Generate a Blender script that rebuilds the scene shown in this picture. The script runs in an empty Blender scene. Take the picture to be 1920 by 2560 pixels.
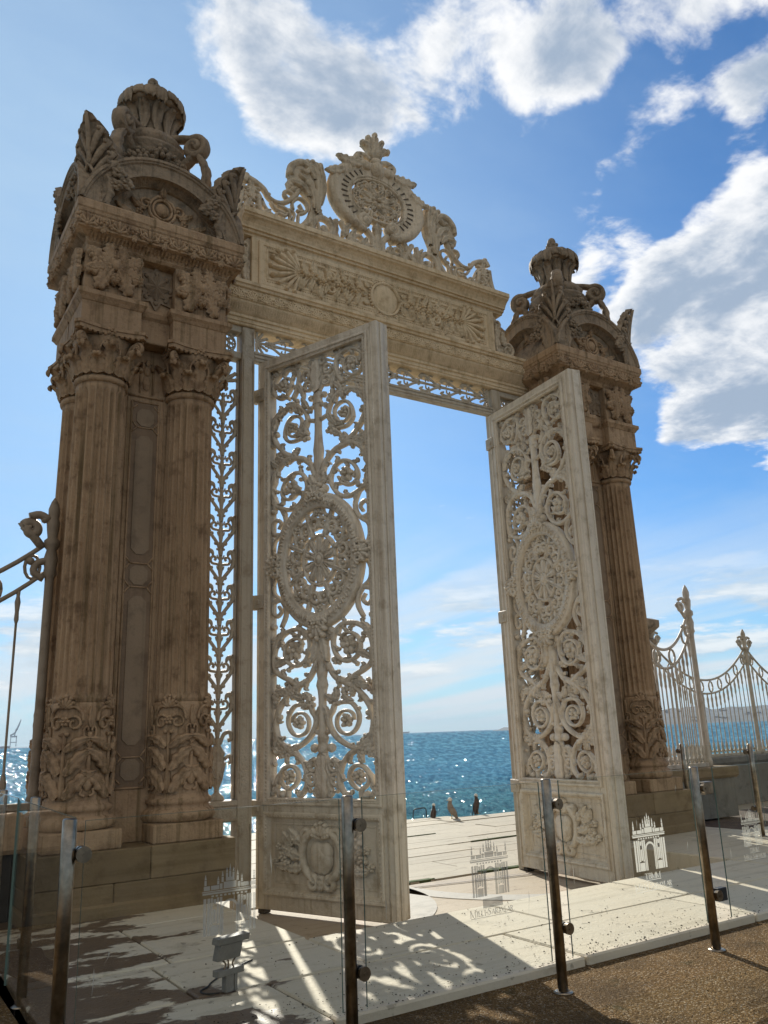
import bpy, math, random
import numpy as np
from mathutils import Matrix, Vector
from mathutils.geometry import tessellate_polygon
random.seed(7); rng = np.random.default_rng(7)
S = bpy.context.scene; COL = S.collection
R = math.radians; pi = math.pi
# ------------------------------------------------------------------ camera
# world: X along the gate, Y through it to the sea, Z up; gravel at 0
PITCH, ROLL, YAW = 0.26602, -0.03726, -0.58309
CAMPOS = (-6.150, -9.233, 1.6)
def cam_axes():
    cp, sp = math.cos(PITCH), math.sin(PITCH); cr, sr = math.cos(ROLL), math.sin(ROLL)
    r = np.array([1, 0, 0.]); u = np.array([0, -sp, cp]); f = np.array([0, cp, sp])
    r, u = cr*r + sr*u, -sr*r + cr*u
    c, s = math.cos(YAW), math.sin(YAW)
    g = lambda v: Vector((c*v[0]-s*v[1], s*v[0]+c*v[1], v[2]))
    return g(r), g(u), g(f)
r_, u_, f_ = cam_axes()
cd = bpy.data.cameras.new('camera'); cam = bpy.data.objects.new('camera', cd); COL.objects.link(cam)
m = Matrix((r_, u_, -f_)).transposed().to_4x4(); m.translation = CAMPOS; cam.matrix_world = m
cd.sensor_fit = 'VERTICAL'; cd.sensor_height = 36; cd.lens = 36*2032.2/2560
cd.clip_start = .05; cd.clip_end = 90000
S.camera = cam
# ------------------------------------------------------------------ light and exposure
SUN_AZ, SUN_EL = 19.0, 29.5          # clockwise from +Y; above the horizon
sl = bpy.data.lights.new('sun', 'SUN'); sl.energy = 2.9; sl.angle = R(.53); sl.color = (1, .945, .85)
so = bpy.data.objects.new('sun', sl); COL.objects.link(so)
sd = Vector((math.sin(R(SUN_AZ))*math.cos(R(SUN_EL)), math.cos(R(SUN_AZ))*math.cos(R(SUN_EL)), math.sin(R(SUN_EL))))
so.rotation_euler = sd.to_track_quat('Z', 'Y').to_euler()
vs = S.view_settings; vs.view_transform = 'Standard'; vs.look = 'None'; vs.exposure = 1.25; vs.gamma = 1; vs.use_curve_mapping = False
SKY = .10

class NT:
    """small node-tree writer"""
    def __init__(s, tree): s.t = tree; s.n = tree.nodes; s.l = tree.links
    def new(s, typ, ins=None, **kw):
        nd = s.n.new(typ)
        for k, v in kw.items(): setattr(nd, k, v)
        for k, v in (ins or {}).items(): s.set(nd.inputs[k], v)
        return nd
    def set(s, sock, v):
        if hasattr(v, 'is_linked') or isinstance(v, bpy.types.NodeSocket): s.l.new(v, sock)
        elif isinstance(v, (tuple, list)) and sock.type == 'RGBA' and len(v) == 3: sock.default_value = (*v, 1)
        else: sock.default_value = v
    def math(s, op, a, b=0, c=0, clamp=False):
        nd = s.new('ShaderNodeMath', operation=op, use_clamp=clamp)
        s.set(nd.inputs[0], a); s.set(nd.inputs[1], b); s.set(nd.inputs[2], c); return nd.outputs[0]
    def step(s, v, lo, hi, a=0, b=1):
        nd = s.new('ShaderNodeMapRange', {'Value': v, 'From Min': lo, 'From Max': hi, 'To Min': a, 'To Max': b}, interpolation_type='SMOOTHSTEP'); return nd.outputs[0]
    def mix(s, f, a, b, mode='MIX'):
        nd = s.new('ShaderNodeMix', data_type='RGBA', blend_type=mode)
        s.set(nd.inputs[0], f); s.set(nd.inputs[6], a); s.set(nd.inputs[7], b); return nd.outputs[2]
    def noise(s, vec, scale, detail=4, rough=.55, out=0, **kw):
        nd = s.new('ShaderNodeTexNoise', {'Vector': vec, 'Scale': scale, 'Detail': detail, 'Roughness': rough}, **kw); return nd.outputs[out]
    def mapping(s, vec, scale=(1, 1, 1), loc=(0, 0, 0), rot=(0, 0, 0)):
        return s.new('ShaderNodeMapping', {'Vector': vec, 'Scale': scale, 'Location': loc, 'Rotation': rot}).outputs[0]

def azel(az, el):
    a, e = R(az), R(el); return (math.sin(a)*math.cos(e), math.cos(a)*math.cos(e), math.sin(e))

def make_world():
    W = bpy.data.worlds.new('World'); S.world = W; W.use_nodes = True
    t = NT(W.node_tree); t.n.clear()
    sky = t.new('ShaderNodeTexSky', sky_type='NISHITA'); sky.sun_disc = False
    sky.sun_elevation = R(SUN_EL); sky.sun_rotation = R(SUN_AZ); sky.altitude = 0; sky.air_density = 1.0; sky.dust_density = .25; sky.ozone_density = 3.0
    d = t.new('ShaderNodeTexCoord').outputs['Generated']
    sep = t.new('ShaderNodeSeparateXYZ', {0: d})
    z = sep.outputs[2]
    # cloud deck: the view direction carried onto a flat layer
    k = t.math('ADD', t.math('MAXIMUM', z, 0), .10)
    cx = t.math('DIVIDE', sep.outputs[0], k); cy = t.math('DIVIDE', sep.outputs[1], k)
    v = t.new('ShaderNodeCombineXYZ', {0: cx, 1: cy, 2: 0}).outputs[0]
    warp = t.new('ShaderNodeVectorMath', {0: t.noise(v, 1.6, 3, .6, out=1), 1: (.5, .5, .5)}, operation='SUBTRACT').outputs[0]
    v2 = t.new('ShaderNodeVectorMath', {0: warp, 1: (.20, .20, 0), 2: v}, operation='MULTIPLY_ADD').outputs[0]
    n = t.noise(v2, 2.6, 14, .60)
    nf = t.noise(v2, 10.0, 9, .62)
    lo = t.noise(v2, 1.2, 4, .5)
    # where the banks of cloud stand (azimuth, elevation, radius in degrees, amount)
    BANKS = [(24, 46.5, 5, .33), (27, 44.5, 5, .36), (31.5, 44, 5, .38), (35.5, 46, 6, .34), (41, 46.8, 6, .33), (46, 46.8, 6, .30), (50.5, 44.2, 3.6, .32), (53.5, 47.5, 4, .32), (57, 47, 4.5, .32), (61.5, 45.6, 4.5, .33), (66, 45.5, 5, .3), (29, 50, 9, .3), (42, 51, 10, .3),
             (56.5, 26.5, 4.6, .50), (60.5, 29.5, 4.2, .44), (63.5, 33.5, 3.6, .40), (60, 23, 4.6, .52), (58, 24.2, 4.6, .52), (57.5, 21.6, 3.2, .46), (56.6, 19.8, 3.2, .40), (61, 19.0, 3.6, .42), (65, 18, 4.0, .42), (52.6, 26.0, 2.6, .38), (66, 27, 8, .50), (67, 36, 5, .36),
             (51.3, 30.8, 4.0, .27), (46.8, 38.6, 1.6, .15), (56, 35, 4, .14)]
    tot = None
    for az, el, rad, amt in BANKS:
        dt = t.new('ShaderNodeVectorMath', {0: d, 1: azel(az, el)}, operation='DOT_PRODUCT').outputs['Value']
        b = t.math('MULTIPLY', t.step(dt, math.cos(R(rad*1.45)), math.cos(R(rad*.25))), amt)
        tot = b if tot is None else t.math('MAXIMUM', tot, b)
    dens = t.math('ADD', t.math('ADD', t.math('MULTIPLY_ADD', n, 1.45, -.225), t.math('MULTIPLY_ADD', nf, .34, -.17)), t.math('MULTIPLY', tot, 1.12))
    cov = t.step(dens, .72, .89)
    sp = (sd[0]/(sd[2]+.10), sd[1]/(sd[2]+.10), 0)
    to = t.new('ShaderNodeVectorMath', {0: t.new('ShaderNodeVectorMath', {0: sp, 1: v}, operation='SUBTRACT').outputs[0]}, operation='NORMALIZE').outputs[0]
    v3 = t.new('ShaderNodeVectorMath', {0: to, 1: (.055, .055, 0), 2: v2}, operation='MULTIPLY_ADD').outputs[0]
    v4 = t.new('ShaderNodeVectorMath', {0: to, 1: (.018, .018, 0), 2: v2}, operation='MULTIPLY_ADD').outputs[0]
    lit = t.math('ADD', t.math('MULTIPLY', t.math('SUBTRACT', n, t.noise(v3, 2.6, 14, .60)), 1.5), t.math('MULTIPLY', t.math('SUBTRACT', nf, t.noise(v4, 10.0, 9, .62)), .5))
    core = t.step(t.math('SUBTRACT', t.math('ADD', dens, t.math('MULTIPLY', t.math('SUBTRACT', lo, .5), .35)), lit), .76, 1.12)
    # low streaks of cloud towards the horizon
    st = t.noise(t.mapping(v, (.9, .16, 1), rot=(0, 0, R(-38))), 1.3, 8, .6)
    low = t.math('MULTIPLY', t.step(z, .30, .05), t.step(z, -.01, .03))
    band = t.math('MULTIPLY', t.step(st, .40, .60), low)
    # small heaps of cloud low over the sea
    az_ = t.math('ARCTAN2', sep.outputs[0], sep.outputs[1])
    lv = t.new('ShaderNodeCombineXYZ', {0: t.math('MULTIPLY', az_, 5.0), 1: t.math('MULTIPLY', z, 24), 2: 1.7}).outputs[0]
    ln = t.noise(lv, 1.25, 9, .60); ln2 = t.noise(t.new('ShaderNodeVectorMath', {0: lv, 1: (0, .35, 0)}, operation='ADD').outputs[0], 1.25, 9, .60)
    heap = t.math('MULTIPLY', t.math('MULTIPLY', t.step(ln, .47, .60), t.step(z, .035, .07)), t.step(z, .21, .12))
    heapl = t.step(t.math('SUBTRACT', ln, ln2), -.09, .13)
    # thin veil, thicker towards the sun
    sunn = t.new('ShaderNodeVectorMath', {0: d, 1: tuple(sd)}, operation='DOT_PRODUCT').outputs['Value']
    glow = t.step(sunn, .80, 1.0)
    veil = t.math('ADD', t.math('MULTIPLY', t.step(t.noise(t.mapping(v, (.5, 1, 1), rot=(0, 0, R(50))), 1.0, 7, .62), .38, .75), .34), t.math('MULTIPLY', glow, .35), clamp=True)
    # paler, hazier air to the left of the sun
    lefth = t.new('ShaderNodeVectorMath', {0: d, 1: (-.35, .80, .48)}, operation='DOT_PRODUCT').outputs['Value']
    veil = t.math('ADD', veil, t.math('MULTIPLY', t.step(lefth, .62, 1.0), .25), clamp=True)
    hz = t.math('MULTIPLY', t.step(z, .22, -.02), .62)
    k2 = 1/SKY
    skyc = t.mix(1.0, sky.outputs[0], (.225, .40, .54), 'MULTIPLY')
    c = t.mix(veil, skyc, (.21*k2, .29*k2, .37*k2))
    c = t.mix(hz, c, (.20*k2, .275*k2, .335*k2))
    c = t.mix(t.math('MULTIPLY', band, .9), c, (.33*k2, .355*k2, .375*k2))
    c = t.mix(t.math('MULTIPLY', heap, .85), c, t.mix(heapl, (.24*k2, .285*k2, .325*k2), (.40*k2, .41*k2, .41*k2)))
    shade = t.mix(core, (.44*k2, .44*k2, .44*k2), (.16*k2, .20*k2, .255*k2))
    c = t.mix(t.math('MULTIPLY', cov, .96), c, shade)
    # unseen warm cloud added away from the sun to fill the shaded faces
    rear = t.new('ShaderNodeVectorMath', {0: d, 1: (-.55, -.83, .05)}, operation='DOT_PRODUCT').outputs['Value']
    rear_fill = t.math('MULTIPLY', t.math('MULTIPLY', t.step(rear, .02, .30), t.step(n, .36, .50)), t.step(z, .08, .50))
    c = t.mix(rear_fill, c, (.34*k2, .298*k2, .235*k2))
    bg = t.new('ShaderNodeBackground', {'Color': c, 'Strength': SKY})
    t.l.new(bg.outputs[0], t.new('ShaderNodeOutputWorld').inputs[0])
make_world()

# ------------------------------------------------------------------ materials
def mat(name):
    M = bpy.data.materials.new(name); M.use_nodes = True; t = NT(M.node_tree); t.n.clear()
    out = t.new('ShaderNodeOutputMaterial'); b = t.new('ShaderNodeBsdfPrincipled'); t.l.new(b.outputs[0], out.inputs[0])
    co = t.new('ShaderNodeTexCoord').outputs['Object']
    return M, t, b, co
def bump(t, b, h, dist, strength=1.0):
    n = t.new('ShaderNodeBump', {'Height': h, 'Distance': dist, 'Strength': strength}); t.l.new(n.outputs[0], b.inputs['Normal'])
def stone(name, light, mid, dark, stain, streak=.35, rough=.8, bd=.006, grain=1.0, carve=0.0, rust=0.0, band=False):
    M, t, b, co = mat(name)
    co = t.new('ShaderNodeNewGeometry').outputs['Position']
    big = t.noise(co, .9, 5, .6); med = t.noise(co, 5.5, 6, .62); fine = t.noise(co, 42, 4, .6)
    run = t.noise(t.mapping(co, (.35, .35, 7) if band else (9, 9, .22)), 1.7, 6, .66)
    c = t.mix(t.step(big, .3, .7), mid, light)
    c = t.mix(t.math('MULTIPLY', t.step(med, .48, .72), .75), c, dark)
    c = t.mix(t.math('MULTIPLY', t.step(run, .46, .74), streak), c, stain)
    c = t.mix(t.math('MULTIPLY', t.step(fine, .5, .8), .30*grain), c, dark)
    if band: c = t.mix(t.math('MULTIPLY', t.new('ShaderNodeNewGeometry').outputs['Random Per Island'], .45), c, dark)
    if rust:
        rs = t.noise(t.mapping(co, (1.3, 1.3, .75), loc=(3, 1, 7)), 1.15, 6, .6); c = t.mix(t.math('MULTIPLY', t.step(rs, .645, .74), rust), c, (.26, .105, .035))
    t.set(b.inputs['Base Color'], c); b.inputs['Roughness'].default_value = rough; b.inputs['Specular IOR Level'].default_value = .25
    hgt = t.math('ADD', t.math('MULTIPLY', fine, .5), t.math('MULTIPLY', med, 1.0))
    if carve: hgt = t.math('ADD', hgt, t.math('MULTIPLY', t.noise(co, 19, 3, .55), carve))
    bump(t, b, hgt, bd*1.6)
    return M
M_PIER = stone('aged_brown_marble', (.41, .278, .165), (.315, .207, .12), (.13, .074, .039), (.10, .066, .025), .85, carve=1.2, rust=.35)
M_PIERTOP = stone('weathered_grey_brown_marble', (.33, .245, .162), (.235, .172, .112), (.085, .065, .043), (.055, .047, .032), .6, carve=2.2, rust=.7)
M_INLAY = stone('pale_inlay_marble', (.26, .188, .122), (.205, .147, .095), (.135, .096, .062), (.11, .08, .045), .35)
M_BAND = stone('rusty_brown_marble', (.22, .15, .095), (.165, .11, .068), (.11, .075, .048), (.08, .06, .04), .4)
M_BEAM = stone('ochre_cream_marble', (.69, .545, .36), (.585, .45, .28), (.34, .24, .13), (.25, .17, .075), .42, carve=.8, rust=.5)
M_CREST = stone('cream_carved_stone', (.62, .51, .37), (.52, .42, .29), (.25, .19, .12), (.16, .115, .065), .5, carve=2.2, rust=.3)
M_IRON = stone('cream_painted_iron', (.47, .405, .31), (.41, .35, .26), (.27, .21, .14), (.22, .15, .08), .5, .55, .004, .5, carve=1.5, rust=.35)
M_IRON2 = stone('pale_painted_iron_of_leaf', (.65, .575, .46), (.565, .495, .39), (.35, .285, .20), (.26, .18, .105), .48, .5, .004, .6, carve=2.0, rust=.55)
M_FENCE = stone('white_painted_iron', (.52, .45, .365), (.45, .385, .305), (.28, .22, .155), (.20, .135, .08), .45, .5, .003, .5, rust=.5)
M_FENCEB = stone('dark_brown_iron', (.30, .235, .165), (.25, .19, .13), (.16, .115, .072), (.13, .09, .05), .45, .55, .003, .5, rust=.4)  # darker, browner version of the cream iron, for the left fence
M_WALL = stone('grey_rubble_stone', (.20, .185, .16), (.15, .14, .12), (.09, .085, .072), (.07, .065, .05), .4)
M_DARK = stone('dark_stone_and_shade', (.05, .045, .036), (.035, .03, .025), (.02, .018, .015), (.018, .016, .012), .4)  # left fence wall: its shade is put into this near-black colour
M_PED = stone('brown_banded_marble', (.27, .195, .11), (.21, .15, .08), (.12, .08, .04), (.10, .07, .026), .55, band=True)

def slab_mat(name, base, warm, dark, sx=.55, wet=0.0):
    M, t, b, co = mat(name); co = t.new('ShaderNodeNewGeometry').outputs['Position']
    vein = t.noise(t.mapping(co, (.5, 6.5, 1), rot=(0, 0, R(-6))), 1.3, 6, .62)
    big = t.noise(co, .7, 5, .6); fine = t.noise(co, 30, 4, .65); sp = t.noise(co, 11, 3, .5)
    c = t.mix(t.step(big, .35, .68), base, warm)
    c = t.mix(t.math('MULTIPLY', t.step(vein, .48, .72), .6), c, dark)
    c = t.mix(t.math('MULTIPLY', t.step(fine, .55, .8), .35), c, dark)
    isl = t.new('ShaderNodeNewGeometry').outputs['Random Per Island']; c = t.mix(t.math('MULTIPLY', isl, .30), c, dark)
    st = t.noise(co, 2.3, 7, .68); c = t.mix(t.math('MULTIPLY', t.step(st, .55, .70), .45), c, tuple(x*.62 for x in dark))
    c = t.mix(t.math('MULTIPLY', t.step(sp, .66, .72), .55), c, tuple(x*.45 for x in dark))
    t.set(b.inputs['Base Color'], c); b.inputs['Roughness'].default_value = .72; b.inputs['Specular IOR Level'].default_value = .3
    bump(t, b, t.math('ADD', fine, t.math('MULTIPLY', vein, .6)), .006)
    return M
M_SLAB = slab_mat('streaked_cream_marble_paving', (.57, .515, .405), (.59, .515, .385), (.37, .318, .23))
M_QUAY = slab_mat('worn_limestone_paving', (.38, .325, .245), (.42, .355, .265), (.24, .195, .135))
M_RECESS = slab_mat('dirty_brown_paving', (.44, .36, .27), (.40, .32, .23), (.28, .21, .14))

def gravel_mat():
    M, t, b, co = mat('brown_gravel'); co = t.new('ShaderNodeNewGeometry').outputs['Position']
    vo = t.new('ShaderNodeTexVoronoi', {'Vector': co, 'Scale': 120}); v2 = t.new('ShaderNodeTexVoronoi', {'Vector': co, 'Scale': 47})
    big = t.noise(co, 1.4, 5, .6); h = t.new('ShaderNodeSeparateColor', {0: vo.outputs['Color']}).outputs[0]
    c = t.mix(h, (.105, .060, .023), (.34, .215, .09)); c = t.mix(t.step(h, .86, .95), c, (.50, .41, .29))
    c = t.mix(t.math('MULTIPLY', t.step(big, .4, .68), .7), c, (.095, .066, .036))
    c = t.mix(t.math('MULTIPLY', t.step(t.noise(co, 3.2, 4, .6), .60, .72), .5), c, (.05, .055, .022))
    t.set(b.inputs['Base Color'], c); b.inputs['Roughness'].default_value = .95; b.inputs['Specular IOR Level'].default_value = .08
    hh = t.math('ADD', t.math('MULTIPLY', vo.outputs['Distance'], -1.0), t.math('MULTIPLY', v2.outputs['Distance'], -1.2))
    bump(t, b, hh, .024); return M
M_GRAVEL = gravel_mat()
def plain(name, col, rough=.6, metal=0.0, var=.25, scale=8):
    M, t, b, co = mat(name)
    n = t.noise(co, scale, 5, .6)
    t.set(b.inputs['Base Color'], t.mix(t.step(n, .35, .7), tuple(x*(1-var) for x in col), tuple(min(1, x*(1+var*.5)) for x in col)))
    b.inputs['Roughness'].default_value = rough; b.inputs['Metallic'].default_value = metal; return M
M_STEEL = plain('tarnished_steel', (.34, .285, .215), .30, 1.0, .45, 9)
M_BLACK = plain('black_rubber', (.012, .012, .012), .5)
M_SOIL = plain('dark_brown_soil', (.085, .05, .028), .95, 0, .5, 14)
M_PEB = plain('dark_leaf_litter', (.05, .036, .022), .9, 0, .5, 5)
M_MOSS = plain('green_moss', (.06, .085, .018), .95, 0, .5, 12)
M_GULLG = plain('grey_plumage', (.27, .22, .18), .8, 0, .3, 25)
M_GULLW = plain('white_plumage', (.72, .68, .62), .8, 0, .15, 20)
M_GULLB = plain('brown_black_plumage', (.075, .05, .04), .8, 0, .4, 20)
M_BEAK = plain('yellow_beak', (.5, .33, .08), .5)
def film(name, col, k):
    M = bpy.data.materials.new(name); M.use_nodes = True; t = NT(M.node_tree); t.n.clear(); out = t.new('ShaderNodeOutputMaterial')
    a = t.new('ShaderNodeBsdfTransparent'); b = t.new('ShaderNodeBsdfDiffuse', {'Color': col}); c = t.new('ShaderNodeBsdfTranslucent', {'Color': col})
    d = t.new('ShaderNodeMixShader', {0: .35, 1: b.outputs[0], 2: c.outputs[0]}); m_ = t.new('ShaderNodeMixShader', {0: k, 1: a.outputs[0], 2: d.outputs[0]}); t.l.new(m_.outputs[0], out.inputs[0]); return M
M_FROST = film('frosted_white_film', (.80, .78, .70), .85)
M_FROSTW = film('thin_shade_dulled_film', (.55, .54, .48), .55)  # duller see-through copy of the frosted film; shade put into its colour
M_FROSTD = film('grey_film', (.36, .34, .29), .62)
M_ASH = plain('greyed_plastic', (.20, .185, .16), .6, 0, .15)
M_HILL = plain('wooded_hillside', (.055, .075, .085), .95, 0, .45, .012)
M_TOWN = plain('pale_far_houses', (.17, .165, .17), .9, 0, .3, .02)
M_CRANE = plain('dull_blue_steel', (.10, .12, .15), .7)
M_WOOD = plain('weathered_wood', (.22, .15, .09), .8, 0, .4, 12)
def glass_mat():
    M = bpy.data.materials.new('clear_glass'); M.use_nodes = True; t = NT(M.node_tree); t.n.clear()
    out = t.new('ShaderNodeOutputMaterial')
    tr = t.new('ShaderNodeBsdfTransparent', {'Color': (.93, .955, .93)}); gl = t.new('ShaderNodeBsdfGlossy', {'Color': (1, 1, 1), 'Roughness': .015})
    lw = t.new('ShaderNodeLayerWeight', {'Blend': .5}).outputs['Facing']; fr = t.math('MULTIPLY_ADD', t.math('POWER', lw, 5), .85, .045); co = t.new('ShaderNodeTexCoord').outputs['Object']
    df = t.new('ShaderNodeBsdfDiffuse', {'Color': (.6, .58, .52)})
    sm = t.math('MULTIPLY', t.step(t.noise(co, 3.5, 6, .65), .45, .8), .05)
    a = t.new('ShaderNodeMixShader', {0: sm, 1: tr.outputs[0], 2: df.outputs[0]})
    mx = t.new('ShaderNodeMixShader', {0: fr, 1: a.outputs[0], 2: gl.outputs[0]}); t.l.new(mx.outputs[0], out.inputs[0]); return M
M_GLASS = glass_mat(); M_EDGE = plain('green_glass_edge', (.10, .15, .125), .2, 0, .1)
def water_mat():
    M, t, b, co = mat('choppy_sea_water')
    sc = t.mapping(co, (1, 1, 1), rot=(0, 0, R(20)))
    sub = lambda vec, k: t.new('ShaderNodeVectorMath', {0: t.new('ShaderNodeVectorMath', {0: vec, 1: (.5, .5, .5)}, operation='SUBTRACT').outputs[0], 1: (k, k, 0)}, operation='MULTIPLY').outputs[0]
    add = lambda p, q: t.new('ShaderNodeVectorMath', {0: p, 1: q}, operation='ADD').outputs[0]
    # ripple slopes given straight as normals; the facets grow with the distance from the gate, so that they hold out to the horizon
    ps = t.new('ShaderNodeNewGeometry').outputs['Position']; xy = t.new('ShaderNodeSeparateXYZ', {0: ps})
    rr = t.new('ShaderNodeVectorMath', {0: t.new('ShaderNodeCombineXYZ', {0: xy.outputs[0], 1: t.math('ADD', xy.outputs[1], 6), 2: 0}).outputs[0]}, operation='LENGTH').outputs['Value']
    th = t.math('ARCTAN2', xy.outputs[0], t.math('ADD', xy.outputs[1], 6))
    pol = t.new('ShaderNodeCombineXYZ', {0: t.math('MULTIPLY', th, 150), 1: t.math('DIVIDE', 1500, rr), 2: 0}).outputs[0]
    pol2 = t.new('ShaderNodeCombineXYZ', {0: t.math('MULTIPLY', th, 320), 1: t.math('DIVIDE', 2600, rr), 2: 3.3}).outputs[0]
    w = add(add(sub(t.noise(pol, 1.0, 2, .6, out=1), 1.15), sub(t.noise(pol2, 1.0, 1, .5, out=1), 1.85)), sub(t.noise(t.mapping(sc, (.5, 1, 1)), .9, 5, .62, out=1), .70))
    nn = t.new('ShaderNodeVectorMath', {0: add(w, t.new('ShaderNodeNewGeometry').outputs['Normal'])}, operation='NORMALIZE').outputs[0]
    t.n.remove(b); out = next(q for q in t.n if q.type == 'OUTPUT_MATERIAL')
    far = t.step(t.noise(co, .03, 4, .6), .35, .7); near = t.step(rr, 70, 14)
    facet_shade = t.step(t.noise(pol, 1.0, 2, .6), .35, .68)  # light crests and dark troughs of the waves put into the colour
    deep = t.mix(facet_shade, t.mix(far, (.028, .098, .165), (.040, .130, .20)), t.mix(far, (.072, .205, .295), (.095, .25, .335)))
    deep = t.mix(near, deep, t.mix(facet_shade, (.022, .085, .108), (.068, .19, .215)))
    df = t.new('ShaderNodeBsdfDiffuse', {'Color': deep}); gl = t.new('ShaderNodeBsdfGlossy', {'Color': (1, 1, 1), 'Roughness': .07}); t.l.new(nn, gl.inputs['Normal'])
    mx = t.new('ShaderNodeMixShader', {0: .085, 1: df.outputs[0], 2: gl.outputs[0]}); t.l.new(mx.outputs[0], out.inputs[0]); return M
M_SEA = water_mat()
# ------------------------------------------------------------------ mesh helpers
class MB:
    """collects shapes; coordinates go through the current map T before they are stored"""
    def __init__(s): s.v = []; s.f = []; s.sm = []; s.n = 0; s.T = None
    def add(s, V, F, smooth=True):
        V = np.asarray(V, float).reshape(-1, 3)
        if s.T is not None: V = s.T(V)
        n = s.n; s.v.append(V); s.f += [tuple(i+n for i in q) for q in F]; s.sm += [smooth]*len(F); s.n += len(V)
    def build(s, name, material, parent=None, loc=(0, 0, 0), off=None):
        me = bpy.data.meshes.new(name); V = np.concatenate(s.v)
        if off is not None: V = V+np.array(off)
        me.from_pydata(V.tolist(), [], s.f); me.polygons.foreach_set('use_smooth', s.sm)
        mats = material if isinstance(material, (list, tuple)) else [material]
        for q in mats: me.materials.append(q)
        o = bpy.data.objects.new(name, me); COL.objects.link(o); o.location = loc
        if parent is not None: o.parent = parent
        return o
def thing(name, label, cat, loc=(0, 0, 0), rz=0, group=None):
    o = bpy.data.objects.new(name, None); COL.objects.link(o); o.location = loc; o.rotation_euler = (0, 0, rz); o.empty_display_size = .2
    o['label'] = label; o['category'] = cat
    if group: o['group'] = group
    return o
def tag(o, label, cat, group=None):
    o['label'] = label; o['category'] = cat
    if group: o['group'] = group
    return o
def struct(o, kind='structure'): o['kind'] = kind; return o
def dup(src, parent=None):
    c = src.copy(); COL.objects.link(c)
    if parent is not None: c.parent = parent
    for ch in [q for q in list(COL.objects) if q.parent == src]: dup(ch, c)
    return c
def plane_xz(y0=0., x0=0., z0=0.): return lambda V: np.stack([V[:, 0]+x0, y0-V[:, 2], V[:, 1]+z0], -1)
def plane_side(x0, sgn, y0=0.):      # face looking along sgn*X ; u runs to keep it right handed
    return lambda V: np.stack([x0+sgn*V[:, 2], y0+sgn*V[:, 0], V[:, 1]], -1)
def on_cyl(cx, cy, r): return lambda V: np.stack([cx+(r+V[:, 2])*np.sin(V[:, 0]/r), cy-(r+V[:, 2])*np.cos(V[:, 0]/r), V[:, 1]], -1)

def box(mb, a, b, bev=.008):
    (x0, y0, z0), (x1, y1, z1) = a, b; e = min(bev, .3*min(abs(x1-x0), abs(y1-y0), abs(z1-z0)))
    V = []; idx = {}
    for ix, X in enumerate((x0, x1)):
        for iy, Yv in enumerate((y0, y1)):
            for iz, Z in enumerate((z0, z1)):
                sx, sy, sz = (1-2*ix)*e, (1-2*iy)*e, (1-2*iz)*e
                for k, q in enumerate(((X, Yv+sy, Z+sz), (X+sx, Yv, Z+sz), (X+sx, Yv+sy, Z))): idx[ix, iy, iz, k] = len(V); V.append(q)
    g = lambda ix, iy, iz, k: idx[ix, iy, iz, k]; F = []
    for s_ in (0, 1):
        q = [g(s_, 0, 0, 0), g(s_, 0, 1, 0), g(s_, 1, 1, 0), g(s_, 1, 0, 0)]; F.append(q if s_ == 0 else q[::-1])
        q = [g(0, s_, 0, 1), g(1, s_, 0, 1), g(1, s_, 1, 1), g(0, s_, 1, 1)]; F.append(q if s_ == 0 else q[::-1])
        q = [g(0, 0, s_, 2), g(0, 1, s_, 2), g(1, 1, s_, 2), g(1, 0, s_, 2)]; F.append(q if s_ == 0 else q[::-1])
    for a_ in (0, 1):
        for b_ in (0, 1):
            F.append([g(a_, b_, 0, 0), g(a_, b_, 1, 0), g(a_, b_, 1, 1), g(a_, b_, 0, 1)])
            F.append([g(a_, 0, b_, 0), g(a_, 1, b_, 0), g(a_, 1, b_, 2), g(a_, 0, b_, 2)])
            F.append([g(0, a_, b_, 1), g(1, a_, b_, 1), g(1, a_, b_, 2), g(0, a_, b_, 2)])
            for c_ in (0, 1): F.append([g(a_, b_, c_, 0), g(a_, b_, c_, 1), g(a_, b_, c_, 2)])
    mb.add(V, F, False)
def plate(mb, poly, d0, d1, edge=.0):
    """extruded outline (u,v) from depth d0 to d1"""
    n = len(poly); P = [Vector((u, v, 0)) for u, v in poly]
    tri = tessellate_polygon([P])
    V = [(u, v, d0) for u, v in poly]+[(u, v, d1) for u, v in poly]
    F = [tuple(t) for t in tri]+[tuple(i+n for i in t[::-1]) for t in tri]+[(i, (i+1) % n, (i+1) % n+n, i+n) for i in range(n)]
    mb.add(V, F, False)
def smooth_path(P, per=5):
    P = np.asarray(P, float)
    if len(P) < 3: return P
    Q = np.vstack([2*P[0]-P[1], P, 2*P[-1]-P[-2]]); out = []
    for i in range(1, len(Q)-2):
        p0, p1, p2, p3 = Q[i-1:i+3]
        for t in np.arange(per)/per: out.append(.5*((2*p1)+(-p0+p2)*t+(2*p0-5*p1+4*p2-p3)*t*t+(-p0+3*p1-3*p2+p3)*t**3))
    out.append(P[-1]); return np.array(out)
def prof(w, n):
    if np.isscalar(w): return np.full(n, w, float)
    w = np.asarray(w, float); return np.interp(np.linspace(0, 1, n), np.linspace(0, 1, len(w)), w)
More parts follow.
